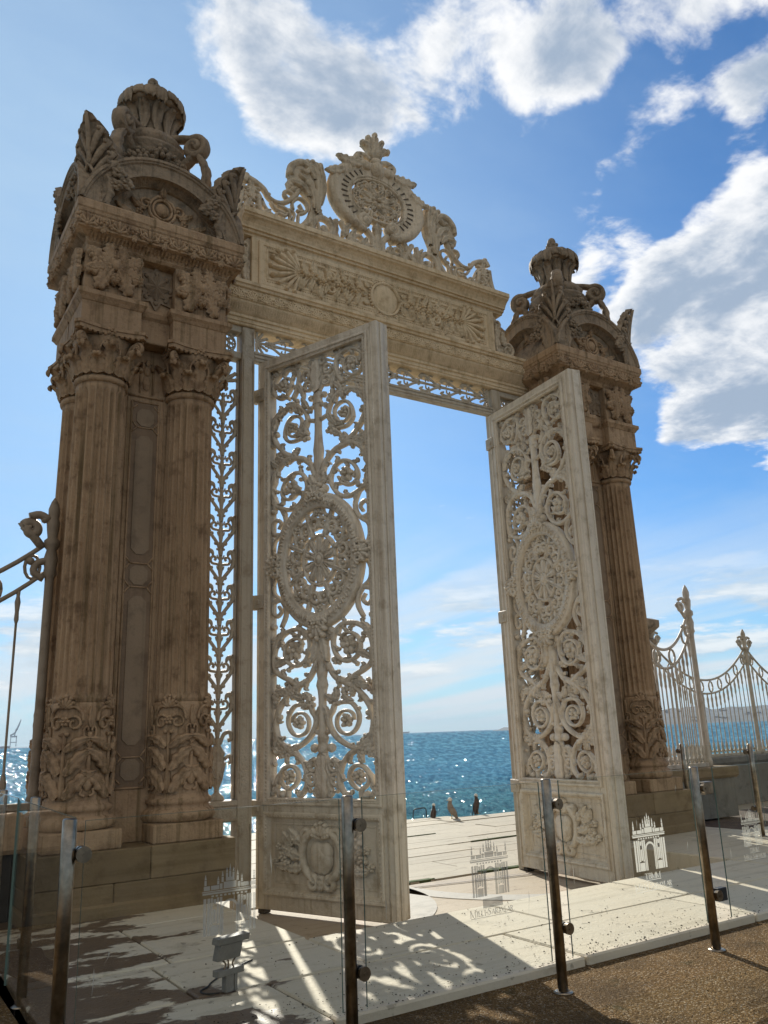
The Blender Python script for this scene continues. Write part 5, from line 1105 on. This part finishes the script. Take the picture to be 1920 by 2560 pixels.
# ------------------------------------------------------------------ fences
def fence_bay(name, label, L, loc, rz, spacing=.115, post_ends=(True, False), base=0., mat_=None, sag=.62, top=2.55, group=None, fat=1.0):
    """swag-topped railing: local X along it, local Z from its sill"""
    t = thing(name, label, 'fence', loc, rz, group); mt = mat_ or M_FENCE
    rail = lambda x: top-sag*(1-(2*x/L-1)**2)**1.0
    mb = MB(); mb.T = plane_xz(0); xs = np.linspace(.06, L-.06, 24)
    vine(mb, [(x, rail(x)+.02) for x in xs], .026, .026, 0, 7, 1); vine(mb, [(x, rail(x)-.30) for x in xs], .024, .024, 0, 7, 1)
    k = max(3, int(L/.33))
    for i in range(k):
        x = L*(i+.5)/k; A = np.linspace(0, 2*pi, 13); vine(mb, [(x+.075*math.cos(a), rail(x)-.14+.125*math.sin(a)) for a in A], .018, .02, 0, 6, 1)
    for x, s in ((.0, 1), (L, -1)):
        z = rail(.06)
        vine(mb, [(x+s*.10, z-.02), (x+s*.20, z+.10), (x+s*.30, z+.20)]+[tuple(q) for q in spiral((x+s*.22, z+.16), .09, .02, 1.2, .3 if s > 0 else pi-.3, s)], [.03*fat, .034*fat, .036*fat, .03*fat, .022*fat], .03*fat, 0, 7, 2)
        vine(mb, [(x+s*.03, z-.16), (x+s*.14, z-.20), (x+s*.16, z-.30), (x+s*.06, z-.36)], .026*fat, .028*fat, 0, 7, 3); ball(mb, (x+s*.2, z-.18, 0), .045); ball(mb, (x+s*.09, z+.28, 0), .04)
        vine(mb, [(x+s*.04, z+.28), (x+s*.14, z+.33), (x+s*.24, z+.30)], .03*fat, .03*fat, 0, 7, 3)
    mb.build('swag_rail', mt, t)
    mb = MB(); box(mb, (.0, -.05, 0), (L, .05, .07), .008); mb.T = plane_xz(0); n = max(3, int(round(L/spacing))); d = L/n
    for i in range(n-1):
        x = d*(i+1)
        if i < n-2: vine(mb, [(x, .26), (x+d*.15, .17), (x+d*.5, .12), (x+d*.85, .17), (x+d, .26)], .016, .018, 0, 6, 2)
        vine(mb, [(x, .07), (x, .12), (x, .17), (x, .22), (x, .27), (x, .33)], [.022, .03, .018, .034, .036, .016], .026, 0, 7, 2)
    mb.build('bottom_rail', mt, t)
    for i in range(n-1):
        x = d*(i+1); z1 = rail(x)-.31; mb = MB(); mb.T = plane_xz(0)
        vine(mb, [(x, .27), (x, .31), (x, .36), (x, z1-.34), (x, z1-.30), (x, z1-.22), (x, z1-.12), (x, z1-.06), (x, z1)], [.02, .026, .0125, .0125, .024, .020, .030, .018, .022], None, 0, 7, 1)
        mb.build('bar', mt, t)
    for x, on in ((0, post_ends[0]), (L, post_ends[1])):
        if on:
            mb = MB(); h = top+.30
            lathe(mb, [(.075, 0), (.075, .10), (.06, .14), (.052, .3), (.046, h-.75), (.05, h-.70), (.072, h-.66), (.062, h-.60), (.075, h-.50), (.05, h-.40), (.082, h-.36), (.082, h-.30), (.05, h-.27), (.062, h-.18), (.07, h-.10), (.05, h-.05), (.058, h-.02), (.06, h+.05), (.035, h+.13), (.008, h+.18)], 16, (x, 0))
            mb.build('post', mt, t)
    return t
fence_bay('iron_fence', 'cream iron fence with curling top rail against the left pier, cut by the picture edge', 3.2, (-7.67, -.20, 1.0), 0, .28, (True, True), mat_=M_FENCEB, sag=.75, top=2.72, fat=1.5)
fence_bay('iron_fence', 'white iron fence bay with dense bars and tall end post beside the right pier', 1.62, (4.78, .0, .86), 0, .105, (True, True), sag=.72, top=2.66)
ff = []
for i, (x, L_) in enumerate(((9.55, 3.6), (13.15, 3.2), (16.35, 3.2))):
    ff.append(fence_bay('iron_fence', ('distant swag topped fence bay on the low wall, nearest the stone pillar', 'distant swag topped fence bay on the low wall, running out of the picture', 'distant swag topped fence bay farthest along the low quay wall')[i], L_, (x, 3.42, .78), 0, .165, (i == 0, True), mat_=M_IRON, sag=.85, top=2.62, group='fence bays on the quay wall'))
def wall(name, label, a, b, cop, material=M_WALL, capm=None):
    t = thing(name, label, 'wall', ((a[0]+b[0])/2, (a[1]+b[1])/2, a[2]))
    off = (-(a[0]+b[0])/2, -(a[1]+b[1])/2, -a[2])
    mb = MB(); box(mb, a, (b[0], b[1], b[2]-cop), .01); mb.build('wall_body', material, t, off=off)
    mb = MB(); mould(mb, [(.03, b[2]-cop-.02), (.06, b[2]-cop+.02), (.06, b[2]-.02), (.045, b[2])], (b[0]-a[0])/2, (b[1]-a[1])/2, ((a[0]+b[0])/2, (a[1]+b[1])/2)); mb.build('coping', capm or M_PED, t, off=off)
    return t
wl = wall('stone_wall', 'stone wall coloured shade-black with pale coping under the left fence', (-9.5, -.46, 0), (-4.66, .10, 1.0), .34, M_DARK, M_PIER)
wall('stone_wall', 'short stone wall carrying the white fence beside the right pier', (4.70, -.24, SLAB), (6.72, .24, .86), .16, M_WALL, M_PED)
wall('stone_wall', 'long low grey stone wall under the distant quay fence', (9.2, 3.2, QUAY), (22, 3.62, .78), .14, M_WALL, M_WALL)
t = thing('stone_pillar', 'dark stone gate pillar with ball finial behind the right pier', 'pillar', (9.05, 3.42, QUAY)); o_ = (-9.05, -3.42, .3)
mb = MB(); box(mb, (8.80, 3.17, QUAY), (9.30, 3.67, 3.35), .02); mould(mb, [(0, 3.30), (.05, 3.38), (.05, 3.46), (.0, 3.5)], .25, .25, (9.05, 3.42)); mb.build('shaft', M_PIERTOP, t, off=o_)
mb = MB(); mould(mb, [(.0, 3.6), (.06, 3.66), (.13, 3.74), (.14, 3.80), (.14, 3.90), (.02, 3.95)], .24, .24, (9.05, 3.42)); box(mb, (8.87, 3.24, 3.44), (9.23, 3.60, 3.66), .01); box(mb, (8.87, 3.24, 3.94), (9.23, 3.60, 4.16), .01); mb.build('cap', M_PIERTOP, t, off=o_)
mb = MB(); ball(mb, (9.05, 3.42, 4.32), .19, 14, 10); mb.build('ball_finial', M_PIERTOP, t, off=o_)
# ------------------------------------------------------------------ glass barrier
def glass_post(x, y, zb, h, label, ang, clamps=(.36, 1.11), side=1, square=False):
    """ang: direction of the glass line; clamps on the side of the pane"""
    t = thing('barrier_post', label, 'barrier post', (x, y, zb), ang, 'steel posts of the glass barrier')
    mb = MB(); lathe(mb, [(.033, 0), (.033, h-.008), (.028, h)], 20); mb.build('tube', M_STEEL, t)
    mb = MB(); lathe(mb, [(.062, 0), (.062, .006), (.045, .012), (.036, .014)], 20); mb.build('foot_plate', M_STEEL, t)
    for z in clamps:
        mb = MB(); mb.T = lambda V: np.stack([V[:, 0]+side*.062, V[:, 1]*1.0-.0, V[:, 2]+z], -1)
        rot = lambda pf, c: None
        def disc(y0, y1, r):
            n = 20; A = np.arange(n)*2*pi/n; V = [(r*math.cos(a), y0, r*math.sin(a)) for a in A]+[(r*math.cos(a), y1, r*math.sin(a)) for a in A]
            mb.add(V, [tuple(range(n)), tuple(range(n, 2*n))[::-1]]+[(i, (i+1) % n, (i+1) % n+n, i+n) for i in range(n)], False)
        disc(-.045, -.022, .036); disc(.012, .035, .034); disc(-.05, -.045, .008)
        box(mb, (-side*.062, -.012, -.010), (side*.0, .012, .010), .002)
        mb.build('clamp', M_STEEL, t)
        mb = MB(); mb.T = lambda V: np.stack([V[:, 0]+side*.062, V[:, 1], V[:, 2]+z], -1); disc2 = disc; disc(-.022, -.012, .033); disc(.002, .012, .033); mb.build('gasket', M_BLACK, t)
        if square:
            mb = MB(); box(mb, (side*.07, -.03, z-.045), (side*.17, .02, z+.045), .004); mb.build('hinge_block', M_STEEL if z > .6 else M_BLACK, t)
    return t
def glass_pane(a, b, z0, z1, label, logo=None):
    """a, b: plan end points, front face to the left of a->b reversed"""
    dx, dy = b[0]-a[0], b[1]-a[1]; L = math.hypot(dx, dy); ang = math.atan2(dy, dx)
    t = thing('glass_panel', label, 'glass panel', (a[0], a[1], z0), ang, 'panes of the glass barrier')
    mb = MB(); mb.add([(0, -.005, 0), (L, -.005, 0), (L, -.005, z1-z0), (0, -.005, z1-z0)], [(0, 1, 2, 3)], False); mb.build('pane', M_GLASS, t)
    mb = MB(); e = .005
    for p, q in (((-.001, -e, 0), (.0, e, z1-z0)), ((L, -e, 0), (L+.001, e, z1-z0)), ((0, -e, z1-z0), (L, e, z1-z0+.0015))): box(mb, p, q, 0)
    mb.build('polished_edge', M_EDGE, t)
    if logo:
        emblem(t, *logo, z0)
        mb = MB(); mb.T = lambda V: np.stack([V[:, 0], np.full(len(V), -.0072), V[:, 1]], -1); r2 = random.Random(int(a[0]*100))
        for i in range(6):                                       # dried runs and scratches
            u = r2.uniform(.05, L-.05); v = r2.uniform(.35, z1-z0-.08); h = r2.uniform(.05, .17); k = r2.uniform(-.03, .01)
            mb.add([(u, v, 0), (u+.004, v-h*.3, 0), (u+k, v-h, 0), (u-.002, v-h*.4, 0)], [(0, 1, 2, 3)], False)
        mb.build('dried_run', M_FROSTW, t)
    return t
GLYPH = {'M': [((0, 0), (0, 1), 2), ((0, 1), (.45, 0), 2), ((.45, 0), (.9, 1), 1), ((.9, 0), (.9, 1), 2)], 'I': [((.2, 0), (.2, 1), 2)], 'L': [((.1, 0), (.1, 1), 2), ((.1, 0), (.55, 0), 1), ((.55, 0), (.55, .22), 1)],
         'S': [((.55, .8), (.5, .97), 1), ((.5, .97), (.15, .95), 1), ((.15, .95), (.08, .72), 2), ((.08, .72), (.5, .35), 2), ((.5, .35), (.48, .06), 2), ((.48, .06), (.1, .03), 1), ((.1, .03), (.05, .22), 1)],
         'A': [((0, 0), (.35, 1), 1), ((.35, 1), (.75, 0), 2), ((.15, .38), (.58, .38), 1)], 'R': [((.1, 0), (.1, 1), 2), ((.1, 1), (.5, .95), 1), ((.5, .95), (.55, .6), 2), ((.55, .6), (.1, .5), 1), ((.3, .5), (.68, 0), 2)],
         'Y': [((0, 1), (.35, .45), 2), ((.7, 1), (.35, .45), 1), ((.35, 0), (.35, .45), 2)], 'T': [((.35, 0), (.35, 1), 2), ((0, 1), (.7, 1), 1), ((0, 1), (0, .8), 1), ((.7, 1), (.7, .8), 1)],
         'B': [((.1, 0), (.1, 1), 2), ((.1, 1), (.48, .95), 1), ((.48, .95), (.5, .6), 2), ((.5, .6), (.1, .52), 1), ((.5, .55), (.56, .1), 2), ((.56, .1), (.1, 0), 1)]}
WID = {'M': 1.1, 'I': .5, 'L': .75, 'S': .75, 'A': .85, 'R': .82, 'Y': .8, 'T': .85, 'B': .78, ' ': .5}
def letters(mb, text, x0, z0, width, h, big=()):
    tot = sum(WID[c]*(1.0 if i in big else .76) for i, c in enumerate(text)); k = width/tot; x = x0
    for i, c in enumerate(text):
        s = 1.0 if i in big else .76
        for (u0, v0), (u1, v1), wt in GLYPH.get(c, ()):
            p, q = np.array([x+u0*k*s, z0+v0*h*s]), np.array([x+u1*k*s, z0+v1*h*s]); d = q-p; L = np.hypot(*d)+1e-9; nrm = np.array([-d[1], d[0]])/L*(.075*h if wt == 2 else .034*h)
            mb.add([(*(p-nrm), 0), (*(q-nrm), 0), (*(q+nrm), 0), (*(p+nrm), 0)], [(0, 1, 2, 3)], False)
            if c in 'MILRYTBA' and wt == 2:
                for w in (p, q):
                    if abs(d[0]) < .01*k+1e-6: mb.add([(w[0]-.15*h, w[1]-.028*h, 0), (w[0]+.15*h, w[1]-.028*h, 0), (w[0]+.15*h, w[1]+.028*h, 0), (w[0]-.15*h, w[1]+.028*h, 0)], [(0, 1, 2, 3)], False)
        x += WID[c]*k*s
def emblem(parent, x, z, w, kind, mt, z0):
    """frosted gate emblem with its lettering; x,z: lower left of the gate, w its width"""
    z -= z0; mb = MB(); mb.T = lambda V: np.stack([V[:, 0], -.0075-V[:, 2]*0, V[:, 1]], -1); h = w*.98
    def r(u0, v0, u1, v1): mb.add([(x+u0*w, z+v0*h, 0), (x+u1*w, z+v0*h, 0), (x+u1*w, z+v1*h, 0), (x+u0*w, z+v1*h, 0)], [(0, 1, 2, 3)], False)
    def spire(u, v0, v1, s=.02): r(u-s, v0, u+s, v0+(v1-v0)*.45); mb.add([(x+(u-s)*w, z+(v0+(v1-v0)*.5)*h, 0), (x+(u+s)*w, z+(v0+(v1-v0)*.5)*h, 0), (x+u*w, z+v1*h, 0)], [(0, 1, 2)], False)
    for u in (0.02, .86):                                        # twin side towers
        r(u, 0, u+.05, .60); r(u+.07, 0, u+.12, .60)
    for u in (.15, .70):
        r(u, 0, u+.15, .16); r(u, .18, u+.04, .60); r(u+.11, .18, u+.15, .60); r(u+.05, .20, u+.10, .42); r(u+.05, .50, u+.10, .58)
    for u in (.315, .64): r(u, 0, u+.045, .60)
    n = 14
    for i in range(n):                                           # round arch
        a, b = pi*i/n, pi*(i+1)/n; c = (.5, .40); R1, R2 = .155, .115
        mb.add([(x+(c[0]+rr*math.cos(q))*w, z+(c[1]+rr*1.0*math.sin(q))*h, 0) for rr, q in ((R1, a), (R1, b), (R2, b), (R2, a))], [(0, 1, 2, 3)], False)
    r(.345, .0, .385, .40); r(.615, .0, .655, .40)
    for i in range(9): r(.16+.077*i, .615, .205+.077*i, .645)
    r(.0, .66, 1, .69); r(-.01, .70, 1.01, .715)
    r(.02, .73, .13, .80); r(.15, .73, .30, .80); r(.31, .73, .36, .82); r(.38, .73, .62, .84); r(.64, .73, .69, .82); r(.70, .73, .85, .80); r(.87, .73, .98, .80)
    r(.42, .85, .58, .91)
    for u, v0, v1 in ((.05, .81, 1.0), (.95, .81, 1.0), (.28, .81, .95), (.72, .81, .95), (.36, .84, 1.03), (.64, .84, 1.03), (.44, .91, 1.08), (.56, .91, 1.08), (.5, .91, 1.14)): spire(u, v0, v1)
    mb.build('gate_emblem', mt, parent)
    mb = MB(); mb.T = lambda V: np.stack([V[:, 0], np.full(len(V), -.0075), V[:, 1]], -1)
    if kind in ('full',):
        letters(mb, 'TBMM', x+.26*w, z-.17*h, .48*w, .115*h, (0, 1, 2, 3)); mb.add([(x+.26*w, z-.20*h, 0), (x+.74*w, z-.20*h, 0), (x+.74*w, z-.187*h, 0), (x+.26*w, z-.187*h, 0)], [(0, 1, 2, 3)], False)
    if kind not in ('none', 'plain'):
        y = z-.36*h; letters(mb, 'MILLI SARAYLAR', x-.06*w, y, 1.12*w, .13*h, (0, 6)); mb.add([(x-.06*w, y-.035*h, 0), (x+1.06*w, y-.035*h, 0), (x+1.06*w, y-.022*h, 0), (x-.06*w, y-.022*h, 0)], [(0, 1, 2, 3)], False)
        for q in (.145, .385): mb.add([(x+q*w-.06*w, y+.125*h, 0), (x+q*w-.045*w, y+.125*h, 0), (x+q*w-.045*w, y+.145*h, 0), (x+q*w-.06*w, y+.145*h, 0)], [(0, 1, 2, 3)], False)
        mb.build('lettering', mt, parent)
    if kind in ('cover', 'none'):
        mb = MB(); mb.T = lambda V: np.stack([V[:, 0], np.full(len(V), -.009), V[:, 1]], -1)
        q = ((.26, -.22, .78, -.05),) if kind == 'cover' else ((.20, -.13, .80, .02), (.24, -.42, .68, -.14))
        for u0, v0, u1, v1 in q: mb.add([(x+u0*w, z+v0*h, 0), (x+u1*w, z+v0*h, 0), (x+u1*w, z+v1*h, 0), (x+u0*w, z+v1*h, 0)], [(0, 1, 2, 3)], False)
        mb.build('cover_sticker', M_FROSTD, parent)
GY = -5.03
for x, lab, sq in ((-5.20, 'steel barrier post at the left corner where the glass turns back', False), (-3.70, 'steel barrier post standing in front of the left leaf', False), (-2.17, 'steel barrier post in front of the right leaf kick panel', False), (-.63, 'steel barrier post with square hinge blocks, right of the lettered pane', True), (.92, 'steel barrier post beyond the right picture edge', False)):
    if x < .9: glass_post(x, GY, GRAV, 1.27, lab, 0, square=sq)
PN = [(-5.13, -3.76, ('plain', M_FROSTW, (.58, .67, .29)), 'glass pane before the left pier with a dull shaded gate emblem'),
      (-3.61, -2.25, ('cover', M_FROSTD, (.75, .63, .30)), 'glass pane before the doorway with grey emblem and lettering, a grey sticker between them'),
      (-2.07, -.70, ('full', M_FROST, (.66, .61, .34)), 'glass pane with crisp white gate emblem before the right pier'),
      (-.42, .95, ('full', M_FROSTW, (.26, .65, .25)), 'glass gate pane right of the hinged post, cut by the picture edge')]
for a, b, (kind, mt, (lx, lz, lw)), lab in PN: glass_pane((a, GY-.01), (b, GY-.01), .19, 1.255, lab, (lx, lz, lw, kind, mt))
# returns of the barrier towards the piers, left and right
for y, lab in ((-3.03, 'second steel barrier post of the pane running back at left'), (-1.70, 'steel barrier post beside the left pier pedestal')): glass_post(-4.98, y, GRAV, 1.27, lab, pi/2)
glass_pane((-5.16, -4.96), (-5.10, -3.12), .16, 1.265, 'dark edged glass pane running back from the left corner post'); glass_pane((-5.08, -2.98), (-5.06, -1.76), .16, 1.265, 'small glass pane beside the left pier pedestal')
for x, y, lab in ((4.95, -.62, 'far steel barrier post in front of the white fence'), (4.62, -2.02, 'steel barrier post at the right, before the low quay wall')): glass_post(x, y, SLAB, 1.22, lab, pi/2)
glass_pane((4.64, -1.94), (4.94, -.70), .22, 1.25, 'far glass pane between two posts beside the right pier'); glass_pane((4.32, -3.5), (4.60, -2.10), .22, 1.25, 'far glass pane at the right edge before the quay wall')
# ------------------------------------------------------------------ gulls, ladder rail, lamp, oddments
def gull(name, label, loc, rz, body_m, lean, tuck=0., legs=True, s=1.0, pitch=0.):
    t = thing(name, label, 'gull', loc, rz, 'gulls on the quay edge'); mb = MB()
    zc = .20*s if legs else .11*s; cpi, spi = math.cos(pitch), math.sin(pitch)
    tilt = lambda V: np.stack([V[:, 0]*cpi-(V[:, 2]-zc)*spi, V[:, 1], zc+V[:, 0]*spi+(V[:, 2]-zc)*cpi], -1)
    mb.T = tilt
    ax = [(-.235, -.10+lean*-.3, .008), (-.19, -.075-lean*.25, .030), (-.12, -.03-lean*.12, .062), (-.03, 0, .088), (.06, .035+lean*.15, .085), (.115, .085+lean*.4, .062), (.135, .13+lean*.55, .045), (.145, .165+lean*.62, .047), (.165, .185+lean*.62, .042), (.19, .182+lean*.6, .022)]
    n = 12; A = np.arange(n)*2*pi/n; V = []
    for i, (x, z, r) in enumerate(ax):
        j0, j1 = max(0, i-1), min(len(ax)-1, i+1); d = np.array([ax[j1][0]-ax[j0][0], ax[j1][1]-ax[j0][1]]); d /= np.hypot(*d); up = np.array([-d[1], d[0]])
        V += [((x+up[0]*r*math.sin(a))*s, r*.92*math.cos(a)*s, (z+up[1]*r*math.sin(a))*s+zc) for a in A]
    F = [(i*n+j, i*n+(j+1) % n, (i+1)*n+(j+1) % n, (i+1)*n+j) for i in range(len(ax)-1) for j in range(n)]+[tuple(range(n)), tuple(range((len(ax)-1)*n, len(ax)*n))[::-1]]
    mb.add(V, F); b = mb.build('body', body_m, t); hx_, hz_ = ax[7][0]*s, ax[7][1]*s; hd = ((hx_*cpi-hz_*spi)/s, (hx_*spi+hz_*cpi)/s)
    mb = MB(); ball(mb, (hd[0]*s+.012*s, 0, hd[1]*s+zc+.008*s), (.060*s, .052*s, .056*s), 10, 8); mb.build('head', M_GULLW, t)
    mb = MB(); c = (hd[0]+.06, hd[1]+.0); mb.add([(c[0]*s, -.012*s, c[1]*s+zc+.012*s), (c[0]*s, .012*s, c[1]*s+zc+.012*s), (c[0]*s, 0, c[1]*s+zc-.014*s), ((c[0]+.055)*s, 0, c[1]*s+zc-.008*s)], [(0, 1, 3), (1, 2, 3), (2, 0, 3), (0, 2, 1)], False); mb.build('beak', M_BEAK, t)
    for sg in (-1, 1):
        mb = MB(); mb.T = tilt; W = [(.07, .045, .02), (.02, .05, .055), (-.08, .01, .06), (-.19, -.055, .032), (-.285, -.105, .006)]
        V = []
        for x, z, h in W:
            z -= lean*.28*(.07-x)/.3; V += [(x*s, sg*.066*s, (z+h)*s+zc), (x*s, sg*(.094 if x > -.15 else .05)*s, z*s+zc), (x*s, sg*.07*s, (z-h*.9)*s+zc)]
        mb.add(V, [(i*3+j, i*3+j+1, (i+1)*3+j+1, (i+1)*3+j) for i in range(4) for j in range(2)]); mb.build('wing', M_GULLB if body_m is M_GULLB else M_GULLG, t)
        if legs:
            mb = MB(); mb.T = lambda V: np.stack([V[:, 0], V[:, 2]+sg*.035*s, V[:, 1]], -1)
            vine(mb, [(.0, zc-.06*s), (.012*s, zc*.45), (.0, .012)], .008*s, .008*s, 0, 6, 2); vine(mb, [(-.012*s, .006), (.02*s, .008), (.06*s, .004)], .012*s, .018*s, 0, 5, 1); mb.build('leg', M_BEAK, t)
    mb = MB(); mb.T = None; ball(mb, ((hd[0]+.03)*s, .040*s, hd[1]*s+zc+.018*s), .007*s, 6, 4); ball(mb, ((hd[0]+.03)*s, -.040*s, hd[1]*s+zc+.018*s), .007*s, 6, 4); mb.build('eye', M_BLACK, t)
    return t
gull('gull', 'brown gull crouching on the quay edge, leftmost of three', (5.52, 6.86, QUAY), .7, M_GULLB, .06, legs=False, s=.74, pitch=.45)
gull('gull', 'pale grey gull standing hunched on the paving, tail to the right', (5.62, 6.30, QUAY), 2.55, M_GULLG, .10, s=.86, pitch=.5)
gull('gull', 'dark gull with white head standing on the quay edge at right', (6.66, 6.70, QUAY), .45, M_GULLB, .12, s=.84, pitch=.55)
mb = MB(); mb.T = lambda V: np.stack([5.05+V[:, 0]*.95, 7.0-V[:, 2]-V[:, 0]*.05, QUAY+V[:, 1]], -1)
vine(mb, [(-.02, -.5), (-.01, .05), (.02, .19), (.10, .21), (.28, .22), (.36, .19), (.37, .05), (.38, -.5)], .012, .012, 0, 6, 2)
tag(mb.build('ladder_rail', M_BLACK), 'black bent ladder rail hooked over the quay edge', 'ladder rail')
LPX, LPY = -3.90, -3.82
t = thing('floor_lamp', 'grey floodlight box on a low bracket standing on the shaded slabs', 'floodlight', (LPX, LPY, SLAB), .25); t.scale = (.62, .62, .58)
mb = MB(); box(mb, (-.05, -.04, 0), (.05, .04, .20), .006); box(mb, (-.16, -.05, .17), (.17, .05, .235), .006); box(mb, (.06, -.035, .0), (.10, .035, .19), .004); mb.build('stand', M_ASH, t)
mb = MB(); mb.T = lambda V: np.stack([V[:, 0], V[:, 1]*.8-.25*(V[:, 2]-.32), V[:, 2]], -1); box(mb, (-.17, -.06, .33), (.12, .06, .50), .008); box(mb, (-.20, -.075, .50), (.19, .08, .57), .006); mb.build('lamp_head', M_ASH, t)
for dx in (-.09, -.02, .08):
    mb = MB(); mb.T = plane_xz(-.02); vine(mb, [(dx, .33), (dx*.5, .28), (dx*.8, .22)], .009, .009, 0, 5, 3); mb.build('bracket_arm', M_WOOD, t)
mb = MB(); mb.T = lambda V: np.stack([V[:, 0], V[:, 1], V[:, 2]], -1); vine(mb, [(-.10, .0), (-.2, .10), (-.18, .22), (-.05, .28), (.1, .40), (.5, .62), (.9, .74)], .009, .009, .010, 6, 4); mb.build('cable', M_BLACK, t)
t = thing('harbour_crane', 'hazy blue dock crane with raised jib on the far left shore', 'crane', (CAMPOS[0]+5000*math.sin(R(9.15)), CAMPOS[1]+5000*math.cos(R(9.15)), WATER)); t.rotation_euler.z = -R(9.15)
mb = MB()
for x in (-14, 14):
    for y in (-8, 8): box(mb, (x-2, y-2, 8), (x+2, y+2, 62), .2)
box(mb, (-17, -9, 56), (17, 9, 64), .2); box(mb, (-17, -9, 28), (17, 9, 32), .2); mb.build('portal', M_CRANE, t)
mb = MB(); mb.T = plane_xz(0); vine(mb, [(-18, 66), (5, 80), (22, 118), (30, 150)], [4, 4, 3, 2], 4, 0, 6, 2); vine(mb, [(4, 64), (6, 84), (10, 100)], 3, 3, 0, 6, 2); vine(mb, [(10, 100), (20, 124), (30, 150)], 1.2, 1.2, 0, 5, 1); mb.build('jib', M_CRANE, t)
for k, (az, dd, Ls, lab) in enumerate(((33.9, 6000, 150, 'tiny grey cargo ship on the horizon left of the doorway gap'), (8.6, 4200, 60, 'small dark ship moored below the far crane'))):
    t = thing('far_ship', lab, 'ship', (CAMPOS[0]+dd*math.sin(R(az)), CAMPOS[1]+dd*math.cos(R(az)), WATER), -R(az)); mb = MB(); mb.T = plane_xz(0)
    plate(mb, [(-Ls*.5, 9), (-Ls*.47, 0), (Ls*.46, 0), (Ls*.5, 11)], -10, 10); mb.build('hull', M_CRANE, t); mb = MB(); box(mb, (-Ls*.44, -8, 8.5), (-Ls*.28, 8, 26), .3); mb.build('superstructure', M_CRANE, t)
# ------------------------------------------------------------------ the air over the water
def haze():
    M = bpy.data.materials.new('sea_haze'); M.use_nodes = True; t = NT(M.node_tree); t.n.clear(); out = t.new('ShaderNodeOutputMaterial')
    v = t.new('ShaderNodeVolumePrincipled', {'Color': (.72, .86, 1.0), 'Density': .00008, 'Anisotropy': .0}); t.l.new(v.outputs[0], out.inputs['Volume'])
    mb = MB(); V = [(x, y, z) for x in (-7000, 12000) for y in (-400, 12000) for z in (-6, 200)]
    mb.add(V, [(0, 1, 3, 2), (4, 6, 7, 5), (0, 4, 5, 1), (2, 3, 7, 6), (0, 2, 6, 4), (1, 5, 7, 3)], False); o = struct(mb.build('haze', M), 'stuff'); o.display_type = 'WIRE'
haze()
